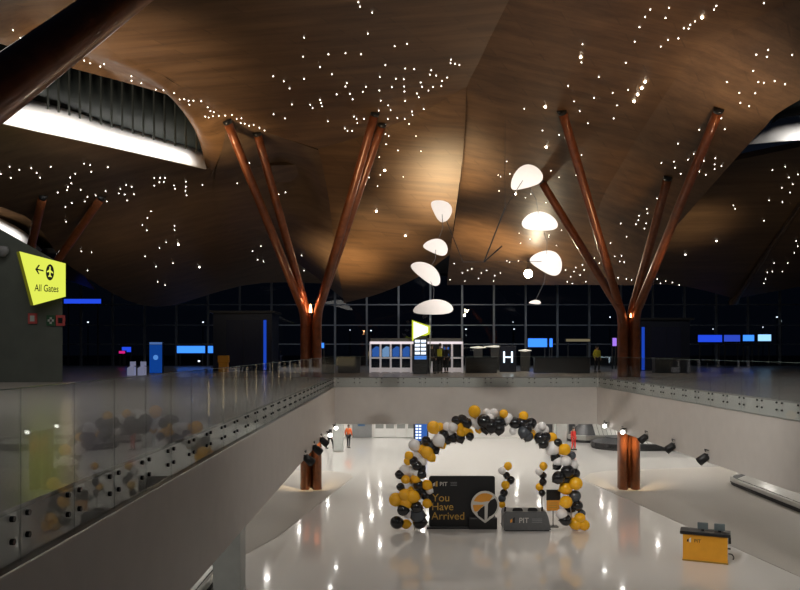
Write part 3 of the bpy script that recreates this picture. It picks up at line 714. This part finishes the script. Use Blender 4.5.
t = thing('information_totem', 'dark flight information totem with blue-white screen behind the arch left shoulder', 'totem', (c.x, c.y, 0))
obj('housing', B(-7.5 * sc_, 7.5 * sc_, 0, .3, 0, 2.3, .03), BLACK, t)
scr = emis('screen_white_blue', (.75, .85, 1), 1.6); scb = emis('screen_blue', (.03, .10, .35), 1.2)
obj('screen', B(-6 * sc_, 6 * sc_, -.01, .0, .55, 1.95), scb, t)
for r in range(5):
    for cc in range(2): obj('screen_row', B((-5.4 + cc * 3.2) * sc_, (-3 + cc * 3.2) * sc_, -.015, -.01, .72 + r * .23, .86 + r * .23), scr, t)
# upper-level objects --------------------------------------------------------
def ux(px, D): return (px - 400) * D / F
# vestibule
VD = 50.7
ve = thing('glazed_vestibule', 'white framed glazed vestibule with eight door leaves and blue-lit panes', 'vestibule', (ux(416.3, VD), VD, UP))
VW = 92 * VD / F / 2; VH = 31 * VD / F
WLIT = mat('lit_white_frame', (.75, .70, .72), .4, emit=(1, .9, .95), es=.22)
obj('roof', B(-VW, VW, 0, 2.2, VH, VH + .22), GREY, ve); obj('lintel_light', B(-VW, VW, -.03, 0.02, VH - .16, VH), emis('lintel_glow', (1, .88, .92), .9), ve)
obj('back_wall', B(-VW, VW, 2.1, 2.2, 0, VH), DGREY, ve)
n = 9; ww = 2 * VW / n
for i in range(n + 1):
    obj('post', B(-VW + i * ww - .06, -VW + i * ww + .06, -.02, .1, 0, VH), WLIT, ve)
bl = emis('blue_display', (.10, .30, .9), .9); pale = emis('pale_blue_display', (.45, .7, 1), 1.1)
for i in range(n):
    if 4 <= i <= 6: continue
    x0 = -VW + i * ww + .06; x1 = x0 + ww - .12
    d = obj('door_leaf', B(x0, x1, 0, .05, .03, .32), WLIT, ve); obj('mid_rail', B(x0, x1, 0, .05, VH * .45, VH * .45 + .09), WLIT, d)
    obj('pane', B(x0 + .02, x1 - .02, .02, .03, .34, VH - .2), WGLASS, d)
    if i < 4: 
        bm = bmesh.new(); zz = VH * .5
        prism(bm, [(x0 + .04, .5, zz), (x1 - .04, .5, zz), (x1 - .04, .5, VH - .35), (x0 + .3, .5, VH - .3), (x0 + .04, .5, VH - .5)], (0, .03, 0)); obj('blue_screen', bm, pale if i in (1,) else bl, ve)
    if i == 7: obj('blue_screen', B(x0 + .1, x1 - .1, .5, .53, VH * .55, VH - .35), bl, ve)
# totem with yellow wedge sign
TD = 47
to = thing('departures_totem', 'dark display totem with lit yellow-edged wedge sign in front of the vestibule', 'totem', (ux(420.5, TD), TD, UP))
ts = TD / F
obj('housing', B(-7 * ts, 7 * ts, 0, .22, 0, 2.35, .02), BLACK, to)
for r in range(4):
    for cc in range(2): obj('screen', B((-5.6 + cc * 6) * ts, (-.6 + cc * 6) * ts, -.012, -.002, 1.2 + r * .24, 1.36 + r * .24), scr, to)
obj('screen', B(-6 * ts, 6 * ts, -.008, -.002, .9, 1.12), bl, to)
zt = lambda py: 1.47 + (HZ - py) * ts
bm = bmesh.new(); prism(bm, [(-8.5 * ts, 0, zt(320)), (9.5 * ts, 0, zt(326)), (9.5 * ts, 0, zt(334)), (-8.5 * ts, 0, zt(341))], (0, .15, 0)); obj('sign_box', bm, emis('sign_yellow', (.75, .85, .05), .8), to)
bm = bmesh.new(); prism(bm, [(-7 * ts, -.01, zt(321.5)), (7.5 * ts, -.01, zt(327)), (7.5 * ts, -.01, zt(332.5)), (-7 * ts, -.01, zt(339))], (0, .01, 0)); obj('sign_face', bm, emis('sign_face_white', (1, 1, .85), 1.3), to)
bm = bmesh.new(); tube(bm, [(9.6 * ts, .07, 0), (9.6 * ts, .07, zt(318))], .035, 10); obj('pole', bm, STEEL, to)

# dark lift boxes with blue edges
for px0, px1, top, lab, edge in ((213, 272, 313, 'dark blue box kiosk with a bright blue edge left of the left tree column', 265), (640, 690, 320, 'dark blue box kiosk with a bright blue edge right of the right tree column', 643)):
    D = 55; t = thing('lift_enclosure', lab, 'enclosure', (ux((px0 + px1) / 2, D), D, UP))
    hw = (px1 - px0) / 2 * D / F; hh_ = 1.47 + (HZ - top) * D / F
    obj('body', B(-hw, hw, 0, 3, 0, hh_), mat('navy_panel', (.012, .016, .035), .3, noise=.1), t)
    obj('canopy', B(-hw - .2, hw + .2, -.3, 3.1, hh_, hh_ + .15), BLACK, t)
    ex = ux(edge, D) - ux((px0 + px1) / 2, D)
    obj('light_strip', B(ex - .1, ex + .1, -.06, -.01, .05, hh_ - .5), emis('blue_strip', (.02, .10, .8), .55), t)
    for k in range(2): obj('door_leaf', B(-hw * .55 + k * hw * .6, -hw * .55 + (k + 1) * hw * .6 - .03, -.04, 0, .02, hh_ - .5), mat('navy_door', (.02, .025, .06), .25), t)

# gates sign on the left wall
gs = thing('gates_sign', 'lit yellow wedge-shaped All Gates sign with arrow on the left wall', 'sign', P(40, 290, 35.0))
GL = gs.location.copy(); YS = emis('sign_lit_yellow', (.78, .86, .10), 1.0)
DS = [(19.3, 251.3, 34.6), (65.6, 263.5, 35.2), (65.6, 296.5, 35.2), (33.5, 305.2, 34.6)]
bm = bmesh.new(); q = [P(*d) - GL for d in DS]; nrm = (q[1] - q[0]).cross(q[3] - q[0]).normalized(); nrm = nrm if nrm.y > 0 else -nrm
back = [v + nrm * .22 - Vector((.16, 0, -.02)) for v in q]
a = [bm.verts.new(v) for v in q]; bb = [bm.verts.new(v) for v in back]; bm.faces.new(bb)
for i in range(4): bm.faces.new([a[i], bb[i], bb[(i + 1) % 4], a[(i + 1) % 4]])
obj('casing', bm, mat('olive_casing', (.30, .30, .02), .4, emit=(.5, .5, .02), es=.12), gs)
bm = bmesh.new(); prism(bm, q, nrm * .02); obj('sign_face', bm, YS, gs)
ex = (q[1] - q[0]); ex.z = 0; ex.normalize(); ez = Vector((0, 0, 1)); ey = ex.cross(ez) * -1
def SM(px, py, off=.012):
    # point on the face plane for a pixel
    o0 = Vector((0, 0, CZ)); d = P(px, py, 1) - o0; n_ = nrm; p0 = GL + q[0]; tt = (p0 - o0).dot(n_) / d.dot(n_); return o0 + d * tt - GL - n_ * off
def rotM(p): 
    m = Matrix((( ex.x, 0, -nrm.x, p.x), (ex.y, 0, -nrm.y, p.y), (0, 1, 0, p.z), (0, 0, 0, 1))); return m
INK = mat('sign_ink', (.01, .015, .01), .6)
tx = text('lettering', 'All Gates', .44, INK, gs, rotM(SM(34.5, 291)) @ Matrix.Rotation(-.03, 4, 'Z') @ Matrix.Scale(.60, 4, (1, 0, 0)), .003, .004)
def facepoly(name, pts, m, off=.012):
    bm = bmesh.new(); prism(bm, [SM(x, y, off) for x, y in pts], nrm * .006); obj(name, bm, m, gs)
facepoly('arrow', [(35.2, 269.2), (38.7, 264.6), (40.0, 265.2), (37.6, 268.7), (43.6, 270.2), (43.6, 271.6), (37.6, 270.2), (39.6, 274.2), (38.2, 274)], INK)
facepoly('pictogram_disc', [(50 + 4.1 * math.cos(2 * PI * k / 24), 272.4 + 8.1 * math.sin(2 * PI * k / 24)) for k in range(24)], INK)
facepoly('pictogram_plane', [(49.6, 266.5), (50.6, 266.8), (50.7, 270.2), (53.2, 272.6), (53.2, 273.6), (50.7, 272.4), (50.6, 275.2), (51.8, 276.6), (51.8, 277.4), (50, 276.8), (48.3, 276.8), (48.3, 276), (49.4, 274.9), (49.3, 272), (46.9, 272.4), (46.9, 271.4), (49.3, 269.6)], YS, .02)
# small wall plates below it, dome camera, ledge
for nm, px, py, m_, lab in (('red_sign', 32.5, 318.5, mat('dull_red_plate', (.5, .08, .08), .5), 'small red and white plate on the wall below the gates sign'),
                            ('fire_sign', 60.5, 320.5, mat('dull_red_plate', (.2, .05, .05), .5), 'small red plate at the wall edge below the gates sign'),
                            ('first_aid_sign', 51, 320.5, mat('dull_green', (.03, .10, .05), .5), 'small green cross plate below the gates sign')):
    p = P(px, py, 35.45); t = thing(nm, lab, 'sign', p)
    obj('plate', B(-.2, .2, -.02, .04, -.24, .24), m_, t)
    if nm == 'first_aid_sign':
        obj('cross', B(-.14, .14, -.03, -.02, -.05, .05), LGREY, t); obj('cross', B(-.05, .05, -.03, -.02, -.15, .15), LGREY, t)
    else:
        obj('symbol', B(-.1, .1, -.03, -.02, -.13, .13), LGREY if nm == 'red_sign' else BLACK, t)
t = thing('security_camera', 'white dome security camera high on the left wall', 'camera', P(3, 252, 35.2))
bm = bmesh.new(); lathe(bm, [(0, .25), (.2, .25), (.25, .1), (.22, -.05), (.12, -.2), (0, -.24)], 20); obj('dome', bm, GREY, t, True); obj('arm', B(-.05, .05, 0, .35, .1, .2), WHITE, t)

# blue kiosk, pale kiosks, yellow kiosk
D = 49; t = thing('blue_kiosk', 'tall blue lit kiosk standing left of the dark box on the upper floor', 'kiosk', (ux(155.8, D), D, UP)); hw = 6.6 * D / F
obj('body', B(-hw, hw, 0, .3, 0, 1.98, .02), mat('navy_panel', (.012, .016, .035), .3), t); obj('face', B(-hw + .02, hw - .02, -.015, -.002, .03, 1.8), emis('kiosk_blue', (.01, .10, .55), .45), t)
obj('header', B(-hw + .02, hw - .02, -.015, -.002, 1.82, 1.96), emis('kiosk_header', (.10, .2, .5), .7), t)
bm = bmesh.new(); tube(bm, [(0, -.03, 1.0), (0, -.016, 1.0)], .16, 20); obj('emblem', bm, emis('kiosk_emblem', (.1, .3, .8), .8), t)
for i, px in enumerate((130.5, 141)):
    D = 45; t = thing('self_service_kiosk', ('left' if i == 0 else 'right') + ' of two small pale grey kiosks beside the tall blue kiosk', 'kiosk', (ux(px, D), D, UP), 0, 'pale self service kiosks')
    bm = bmesh.new(); prism(bm, [(-.2, 0, 0), (.2, 0, 0), (.2, 0, .5), (.0, 0, .55), (-.2, 0, .42)], (0, .35, 0)); obj('cabinet', bm, mat('kiosk_pale', (.5, .52, .62), .4, emit=(.5, .55, .9), es=.2), t)
    obj('screen', B(-.05, .27, .05, .12, .55, .8), mat('kiosk_pale'  , (.5, .5, .6)), t)
D = 52; t = thing('yellow_kiosk', 'small yellow kiosk at the left edge of the dark box kiosk', 'kiosk', (ux(223, D), D, UP))
obj('body', B(-.3, .3, 0, .4, 0, .95, .03), YEL, t); obj('head', B(-.36, .36, -.04, .42, .62, 1.1, .05), YEL, t)
# lit screens and light bars in front of / beyond the glass
def panel(name, lab, cat, px0, px1, py0, py1, D, m, legs=True, floor=UP):
    cx = ux((px0 + px1) / 2, D); z0 = CZ + (HZ - py1) * D / F; z1 = CZ + (HZ - py0) * D / F; hw = (px1 - px0) / 2 * D / F
    t = thing(name, lab, cat, (cx, D, floor)); z0 -= floor; z1 -= floor
    obj('housing', B(-hw - .05, hw + .05, 0, .3, z0 - .05, z1 + .05), BLACK, t); obj('screen', B(-hw, hw, -.02, -.002, z0, z1), m, t)
    if legs:
        for sx in (-.8, .8): obj('post', B(sx * hw - .05, sx * hw + .05, .1, .2, 0, z0 - .05), DGREY, t)
    return t
SB1 = emis('screen_bright_blue', (.04, .22, 1), 1.6); SB2 = emis('deep_blue', (.02, .08, .9), .9); SB3 = emis('pale_cyan', (.3, .6, 1), 1.4); RD = emis('magenta', (.8, .02, .25), .8); LW = emis('lamp_white', (1, .95, .88), 6)
panel('light_bar', 'long blue light bar behind the gates sign', 'light', 64, 101, 299, 303.5, 71, SB2)
panel('display_screen', 'wide bright blue screen left of the dark box kiosk', 'screen', 177, 205, 346, 353, 71, SB1)
panel('display_screen', 'small blue screen just right of the wide blue one at left', 'screen', 208, 215, 346, 353, 71, SB1)
panel('display_screen', 'small deep blue screen left of the tall blue kiosk', 'screen', 122, 131, 347, 352, 71, SB2)
panel('display_screen', 'small magenta light under the small deep blue screen', 'light', 119, 125, 351, 353.5, 70.5, RD)
panel('display_screen', 'bright blue screen right of the glowing letter H', 'screen', 528, 547, 338.5, 347, 66, SB1)
panel('display_screen', 'narrow blue screen touching the blue screen right of the letter H', 'screen', 549.5, 552.5, 338.5, 347, 66, SB1)
panel('display_screen', 'deep blue screen nearest the right dark box kiosk', 'screen', 698, 722, 335, 342, 71, SB2)
panel('display_screen', 'blue screen in the middle of the row at right', 'screen', 724, 740, 335, 341.5, 71, emis('mid_blue', (.04, .1, .8), .7))
panel('display_screen', 'bright blue screen second from right in the row', 'screen', 743, 754, 335, 341, 71, SB1)
panel('display_screen', 'pale cyan screen at the right end of the row', 'screen', 758, 771, 334.5, 341, 71, SB3)
panel('display_screen', 'small violet screen left of the right tree column', 'screen', 612.5, 616.5, 338, 346, 60, emis('violet', (.4, .2, .9), 1))
panel('light_bar', 'faint warm light strip beyond the person in yellow vest', 'light', 566, 590, 339, 341.5, 71, emis('dim_warm', (.6, .5, .3), .25))
panel('light_bar', 'small bright blue screen just right of the left tree column', 'screen', 320, 324, 343, 348, 60, SB1)
# H pillar
D = 52; t = thing('hall_sign', 'dark pillar with a glowing white letter H', 'sign', (ux(508, D), D, UP))
obj('pillar', B(-.55, .55, 0, .3, 0, 1.75, .02), mat('navy_panel', (.012, .016, .035), .3), t)
text('lettering', 'H', 1.1, emis('letter_glow', (.75, .88, 1), 2.2), t, front(-.40, -.02, .62))
# oval canopies on poles
for px, py, w_, D, lab in ((478, 348.5, 16, 54, 'left pale oval canopy light near the vestibule'), (495, 347.5, 22, 58, 'slim tilted pale canopy light left of the letter H'), (525, 351.5, 13, 54, 'right pale oval canopy light right of the letter H')):
    t = thing('canopy_light', lab, 'lamp', (ux(px, D), D, UP)); z = CZ + (HZ - py) * D / F - UP
    bm = bmesh.new(); lathe(bm, [(0, 0), (w_ / 2 * D / F, .05), (w_ / 2 * D / F, .09), (0, .16)], 24, (0, 0, z)); obj('canopy', bm, mat('canopy_cream', (.8, .75, .65), .4, emit=(1, .95, .8), es=.6), t, True)
    obj('stand', B(-.3, .3, -.1, .1, 0, z), DGREY, t)
# dark counters across the back of the upper floor
for a_, b_, lab in ((292, 334, 'pale low bench left of the vestibule on the upper floor'), (338, 360, 'dark low block beside the vestibule'), (466, 497, 'dark low counter right of the vestibule'), (535, 590, 'long dark counter under the bright blue screen'), (655, 690, 'dark low counter in front of the right box kiosk')):
    D = 48.5; t = thing('low_counter', lab, 'counter', (ux((a_ + b_) / 2, D), D, UP)); hw = (b_ - a_) / 2 * D / F; z = .5 if a_ == 292 else .95
    obj('body', B(-hw, hw, 0, .6, 0.03, z, .02), LGREY if a_ == 292 else DGREY, t); obj('top', B(-hw - .03, hw + .03, -.03, .63, z, z + .05), STEEL if a_ == 292 else BLACK, t)

# street lamps outside
for k, (px, py, sz) in enumerate([(88, 322, 1.6), (203, 322, 1.6), (371, 330.5, 1.5), (466, 329, 1.6), (466, 335, 1.4), (514, 329, 1.4), (513, 322, .9), (610, 317, 1.4), (777, 317, 1.5), (781, 321, 1.2), (763, 327, 1.1), (713, 329, 1.0), (350, 330, 1.0), (199, 361, 2.2)]):
    D = 95 + (k % 3) * 4; p = P(px, py, D)
    sidelab = ['behind the sign at far left', 'left of the dark box kiosk', 'above the left end of the vestibule', 'above the right end of the vestibule, upper of two', 'above the right end of the vestibule, lower of two', 'above the letter H', 'small and high above the letter H', 'left of the right tree column', 'at right edge, upper of three', 'at right edge, middle of three', 'at right edge, lowest of three', 'right of the right box kiosk', 'right of the left tree column', 'low beside the yellow kiosk'][k]
    t = thing('street_lamp', 'street lamp beyond the glass, ' + sidelab, 'street lamp', (p.x, p.y, UP - .1), 0, 'street lamps beyond the glass front')
    z = p.z - UP + .1; r = sz * .5 * D / F
    bm = bmesh.new(); tube(bm, [(0, 0, 0), (0, 0, max(.3, z - .1))], .06, 8); obj('pole', bm, DGREY, t)
    bm = bmesh.new(); lathe(bm, [(0, -r), (r * .9, -r * .6), (r, 0), (r * .7, r * .5), (0, r * .6)], 14, (0, 0, z)); obj('lamp_head', bm, LW, t, True)

# ------------------------------------------------------------------ PEOPLE
SKIN = mat('skin', (.55, .34, .25), .5, noise=.03); HAIR = mat('dark_hair', (.03, .02, .015), .6, bump=.2, nscale=60)
def skin_mesh(name, verts, edges, rads, m, parent, root=0, sub=1):
    me = bpy.data.meshes.new(name); me.from_pydata([tuple(v) for v in verts], edges, []); o = bpy.data.objects.new(name, me); COL.objects.link(o)
    md = o.modifiers.new('s', 'SKIN'); md.use_smooth_shade = True
    for i, r in enumerate(rads): me.skin_vertices[0].data[i].radius = (r, r) if not isinstance(r, tuple) else r
    me.skin_vertices[0].data[root].use_root = True
    sb = o.modifiers.new('u', 'SUBSURF'); sb.levels = sub; sb.render_levels = sub
    dg = bpy.context.evaluated_depsgraph_get(); dg.update()
    me2 = bpy.data.meshes.new_from_object(o.evaluated_get(dg)); bpy.data.objects.remove(o)
    me2.name = name; me2.materials.clear()
    return link(name, me2, m, parent)
def person(label, loc, rz, H, top_m, leg_m, stride=.12, arm=.0, bag=None, hair=HAIR, bend=0.0):
    t = thing('person', label, 'person', loc, rz); k = H / 1.75
    V = {}; s = stride
    def v(n, x, y, z): V[n] = Vector((x, y, z)) * k
    v('pel', 0, 0, .95); v('wai', 0, -.01, 1.1); v('che', 0, .0, 1.32); v('nek', 0, 0, 1.50); v('hd0', 0, -.015, 1.57); v('hd1', 0, -.03, 1.66); v('hd2', 0, -.02, 1.72)
    for sd, n in ((-1, 'l'), (1, 'r')):
        f = s * sd
        v('hip' + n, .10 * sd, 0, .90); v('kne' + n, .11 * sd, -f * .6 - .03, .49); v('ank' + n, .11 * sd, -f + .02, .09); v('toe' + n, .12 * sd, -f - .13, .035)
        v('sho' + n, .18 * sd, 0, 1.43); v('elb' + n, .24 * sd, f * .5 + .03, 1.15); v('wri' + n, .24 * sd, f * .6 - .10 - arm * .2, .93 + arm * .22)
        v('pal' + n, .24 * sd, f * .6 - .12 - arm * .28, .86 + arm * .26)
        for q_, dx in enumerate((-.03, -.01, .012, .032)): 
            v('f%d' % q_ + n, .24 * sd + dx * .6, f * .6 - .14 - arm * .32 + dx, .79 + arm * .28 + abs(dx) * .3)
        v('th' + n, .24 * sd - .03 * sd, f * .6 - .16 - arm * .25, .85 + arm * .26)
    names = list(V); idx = {n: i for i, n in enumerate(names)}
    E = [('pel', 'wai'), ('wai', 'che'), ('che', 'nek'), ('nek', 'hd0'), ('hd0', 'hd1'), ('hd1', 'hd2')]
    R = {'pel': .13, 'wai': .115, 'che': .135, 'nek': .055, 'hd0': .07, 'hd1': .092, 'hd2': .06}
    for n in 'lr':
        E += [('pel', 'hip' + n), ('hip' + n, 'kne' + n), ('kne' + n, 'ank' + n), ('ank' + n, 'toe' + n), ('che', 'sho' + n), ('sho' + n, 'elb' + n), ('elb' + n, 'wri' + n), ('wri' + n, 'pal' + n), ('pal' + n, 'th' + n)] + [('pal' + n, 'f%d' % q_ + n) for q_ in range(4)]
        R.update({'hip' + n: .085, 'kne' + n: .055, 'ank' + n: .04, 'toe' + n: .033, 'sho' + n: .06, 'elb' + n: .042, 'wri' + n: .026, 'pal' + n: .032, 'th' + n: .011}); R.update({'f%d' % q_ + n: .009 for q_ in range(4)})
    skin_mesh('body', [V[n] for n in names], [(idx[a], idx[b]) for a, b in E], [R[n] * k for n in names], SKIN, t, 0, 1)
    def cloth(nm, ns, es, g, m):
        ii = {n: i for i, n in enumerate(ns)}; skin_mesh(nm, [V[n] for n in ns], [(ii[a], ii[b]) for a, b in es], [(R[n] + g) * k for n in ns], m, t, 0, 1)
    cloth('jacket', ['che', 'wai', 'pel', 'nek', 'shol', 'elbl', 'wril', 'shor', 'elbr', 'wrir'], [('pel', 'wai'), ('wai', 'che'), ('che', 'nek'), ('che', 'shol'), ('shol', 'elbl'), ('elbl', 'wril'), ('che', 'shor'), ('shor', 'elbr'), ('elbr', 'wrir')], .022, top_m)
    cloth('trousers', ['pel', 'hipl', 'knel', 'ankl', 'hipr', 'kner', 'ankr'], [('pel', 'hipl'), ('hipl', 'knel'), ('knel', 'ankl'), ('pel', 'hipr'), ('hipr', 'kner'), ('kner', 'ankr')], .016, leg_m)
    for n in 'lr':
        a, b = V['ank' + n], V['toe' + n]; bm = bmesh.new(); box(bm, a.x - .05, a.x + .05, b.y - .04, a.y + .07, 0, .09, .025); obj('shoe', bm, BLACK, t, True)
    h = V['hd1']; bm = bmesh.new(); bmesh.ops.create_uvsphere(bm, u_segments=16, v_segments=10, radius=.108 * k, matrix=Matrix.Translation(h + Vector((0, .018, .03)) * k) @ Matrix.Diagonal((.92, 1.05, 1.0, 1)))
    bmesh.ops.delete(bm, geom=[v_ for v_ in bm.verts if v_.co.z < h.z - .02 and v_.co.y < h.y + .02], context='VERTS'); obj('hair', bm, hair, t, True)
    bm = bmesh.new(); tube(bm, [h + Vector((0, -.085, .01)), h + Vector((0, -.115, -.015)), h + Vector((0, -.09, -.03))], [.01, .016, .01], 8); obj('nose', bm, SKIN, t, True)
    for ex_ in (-.035, .035):
        bm = bmesh.new(); bmesh.ops.create_uvsphere(bm, u_segments=8, v_segments=6, radius=.013, matrix=Matrix.Translation(h + Vector((ex_, -.085, .012)))); obj('eye', bm, BLACK, t)
    if bag: 
        bm = bmesh.new(); box(bm, -.15, .15, .13, .30, 1.02 * k, 1.45 * k, .04); obj('backpack', bm, bag, t, True)
    return t
DK = mat('dark_cloth', (.02, .02, .024), .8, noise=.1); ORV = mat('orange_hivis', (.85, .16, .03), .6, emit=None, noise=.05); RED = mat('red_cloth', (.65, .03, .02), .7, noise=.05); HV = mat('yellow_hivis', (.55, .55, .04), .6, noise=.05); TN = mat('tan_cloth', (.35, .27, .18), .8)
c = fl(348.5, 447.8); person('person in orange high-visibility jacket and dark trousers on the lower floor', (c.x, c.y, 0), 2.8, 1.78, ORV, DK, .10)
c = fl(330, 448.5); person('dark-clothed walking person left of the pale grey column', (c.x, c.y, 0), 1.2, 1.75, DK, DK, .25)
c = fl(573.5, 450); person('person in red coat and red trousers right of the balloon arch', (c.x, c.y, 0), .6, 1.7, RED, RED, .06)
D = 49.0; person('dark-clothed person with a yellow backpack in front of the vestibule doors', (ux(440, D), D, UP), 3.0, 1.85, DK, DK, .08, 0, HV).name = 'person'
person('dark-clothed person left of the one with the yellow backpack', (ux(431.8, D - .8), D - .8, UP), 0.4, 1.8, DK, DK, .1)
person('dark-clothed person right of the one with the yellow backpack', (ux(446.3, D + .8), D + .8, UP), 5.9, 1.75, DK, DK, .1)
D = 51; person('person in yellow high-visibility vest standing left of the right tree column', (ux(597, D), D, UP), .3, 1.72, HV, DK, .06)

# ------------------------------------------------------------------ LIGHTS
def light(kind, name, loc, energy, col=(1, 1, 1), size=1.0, size_y=None, aim=None, spot=None, blend=.5):
    l = bpy.data.lights.new(name, kind); l.energy = energy; l.color = col
    if kind == 'AREA':
        l.size = size
        if size_y: l.shape = 'RECTANGLE'; l.size_y = size_y
    elif kind in ('POINT', 'SPOT'): l.shadow_soft_size = size
    if kind == 'SPOT': l.spot_size = spot; l.spot_blend = blend
    o = bpy.data.objects.new(name, l); COL.objects.link(o); o.location = loc
    if aim is not None:
        d = Vector(aim) - Vector(loc); o.rotation_euler = d.to_track_quat('-Z', 'Y').to_euler()
    return o
NEU = (1, .95, .88); WARM = (1, .72, .40)
# lower storey ceiling downlights (small fixtures set in the soffit)
def dl(x, y, e, a=172): light('SPOT', 'soffit_downlight', (x, y, SB - .05), e * 1.9, NEU, .09, None, (x, y + .01, 0), math.radians(a), .9)
for y in (44.5, 48, 52, 56, 60, 64.5):
    for x in (-10, -6.2, -2.4, 1.4, 5.2, 9, 13.5, 18.5, 24): dl(x + (y % 3) * .5, y, 112 if y > 47 else 50)
light('SPOT', 'soffit_downlight', (-4.3, 40.9, SB - .05), 1000, WARM, .09, None, (-4.8, 42.3, 1.8), math.radians(60), .9)  # warm lamp added to brighten the left lower trunk
light('SPOT', 'soffit_downlight', (12, 40.6, SB - .05), 1000, WARM, .09, None, (12.5, 42.3, 1.8), math.radians(60), .9)  # same added lamp for the right lower trunk
for y in (20, 26, 32, 38):
    dl(-6.5, y, 50); dl(-13, y, 60); dl(14.2, y, 50); dl(20, y, 110); dl(27, y, 60)
# roof downlights over the void
for x, y in ((0, 24), (7, 24), (0, 33), (7, 33), (3.5, 14), (3.5, 38)):
    light('SPOT', 'roof_downlight', (x, y, CZ + 9.0), 900, NEU, .12, None, (x, y + .1, 0), math.radians(70), .9)
light('SPOT', 'fascia_fill', (3.5, 3, CZ + 11), 8000, NEU, .4, None, (3.6, 41, SB + .3), math.radians(27), .7)  # these floods are fills added to brighten the void fascia
light('SPOT', 'fascia_fill', (-2.5, 10, CZ + 11), 9500, NEU, .4, None, (11, 30, SB + .2), math.radians(36), .8)
light('SPOT', 'fascia_fill', (9.5, 8, CZ + 11), 1700, NEU, .4, None, (-3.5, 26, SB + .2), math.radians(48), .8)
# uplights on the roof
def up(px, py, frm, e, ang=40, col=WARM, size=1.0):
    h = roofhit(px, py); 
    light('SPOT', 'roof_uplight', frm, e, col, size, None, h[0], math.radians(ang), 1.0)
up(347, 262, (-4.0, 44.5, UP + .4), 7000, 44)
up(385, 235, (-2.5, 43.5, UP + .4), 3500, 50)
up(444, 195, (1.6, 43, UP + .4), 9500, 40)
up(484, 240, (5.2, 44.5, UP + .4), 9000, 44)
up(352, 165, (-5.6, 30, UP + .3), 1600, 44)
up(440, 140, (-4.6, 31, UP + .3), 3400, 38)
up(520, 20, (12.4, 16, UP + .3), 3600, 60, (1, .62, .3))
up(600, 90, (12.5, 22, UP + .3), 2200, 60, (1, .62, .3))
up(590, 180, (13, 36, UP + .3), 1300, 50, (1, .62, .3))
up(330, 60, (-5, 12, UP + .3), 400, 80)
up(742, 85, (14, 27, UP + .5), 5000, 30, (1, .82, .65))
up(212, 140, (-12, 30, UP + 1), 9000, 24)
up(120, 70, (-12, 22, UP + 1), 9000, 46, (1, .8, .62))
up(690, 225, (17, 44, UP + .5), 3500, 36)
up(180, 230, (-14, 40, UP + 1), 500, 100)  # ambient fill added to lighten the low left panel
up(270, 200, (-7, 38, UP + .5), 250, 60)
up(760, 220, (22, 38, UP + 1), 500, 60)  # ambient fill added to lighten the low right panel
up(560, 230, (9.5, 44, UP + .5), 700, 60)
up(50, 240, P(60, 300, 55), 500, 40)
light('POINT', 'pendant_glow', P(526, 282, pdD - .6), 420, (1, .82, .55), .15)
light('POINT', 'fork_glow', (-4.85, 41.7, CZ + 2.6), 18, (1, .45, .2), .1)
# cove lamps in the clerestories, facing the white ledges
def cove(p, q_, aim, e, w=.25):
    p = Vector(p); q_ = Vector(q_); c = (p + q_) / 2; l = bpy.data.lights.new('cove_lamp', 'AREA'); l.shape = 'RECTANGLE'; l.size = (q_ - p).length; l.size_y = w; l.energy = e; l.color = (1, .96, .92)
    o = bpy.data.objects.new('cove_lamp', l); COL.objects.link(o)
    x = (q_ - p).normalized(); z = (c - Vector(aim)).normalized(); z = (z - x * z.dot(x)).normalized(); y = z.cross(x)
    o.matrix_world = Matrix(((x.x, y.x, z.x, c.x), (x.y, y.y, z.y, c.y), (x.z, y.z, z.z, c.z), (0, 0, 0, 1)))
cove(P(0, 112, 29.6), P(196, 158, 37), P(105, 140, 34.4), 170)
cove(P(785, 138, 33.2), P(980, 125, 29.5), P(890, 122, 32.5), 120)
cove(P(-60, 190, 52), P(25, 238, 55), P(10, 235, 55.8), 60)
# spot added to brighten the mobile paddles, then fills for the upper hall
light('SPOT', 'mobile_spot', (3.0, 6, CZ - .6), 7500, (1, .93, .88), .2, None, P(485, 245, 24), math.radians(22), .8)
light('AREA', 'upper_hall_fill', (3, 62, CZ + 6.8), 500, (.7, .8, 1), 30, 6, (3, 60, 0))  # broad cool fill that brightens the mullions and far upper floor
light('AREA', 'upper_hall_fill', (-13, 22, CZ + 8.5), 520, NEU, 8, 16, (-16, 24, 0))  # area added to brighten the upper floor at left
light('AREA', 'upper_hall_fill', (26, 30, CZ + 8.5), 300, (.85, .9, 1), 8, 16, (26, 30, 0))
w = bpy.data.worlds.new('night'); bpy.context.scene.world = w; w.use_nodes = True
bg = w.node_tree.nodes['Background']; bg.inputs['Color'].default_value = (.007, .010, .018, 1); bg.inputs['Strength'].default_value = .35

# ------------------------------------------------------------------ camera
cam = bpy.data.cameras.new('camera'); cam.lens = 36 * F / 800; cam.sensor_width = 36; cam.shift_y = (HZ - 295) / 800; cam.clip_end = 500
co = bpy.data.objects.new('camera', cam); COL.objects.link(co); co.location = (0, 0, CZ); co.rotation_euler = (PI / 2, 0, 0)
sc = bpy.context.scene; sc.camera = co
sc.view_settings.view_transform = 'Standard'; sc.view_settings.look = 'None'; sc.view_settings.exposure = 0.0; sc.view_settings.gamma = 1
sc.cycles.use_denoising = True; sc.cycles.max_bounces = 8; sc.cycles.transparent_max_bounces = 16; sc.cycles.sample_clamp_indirect = 4
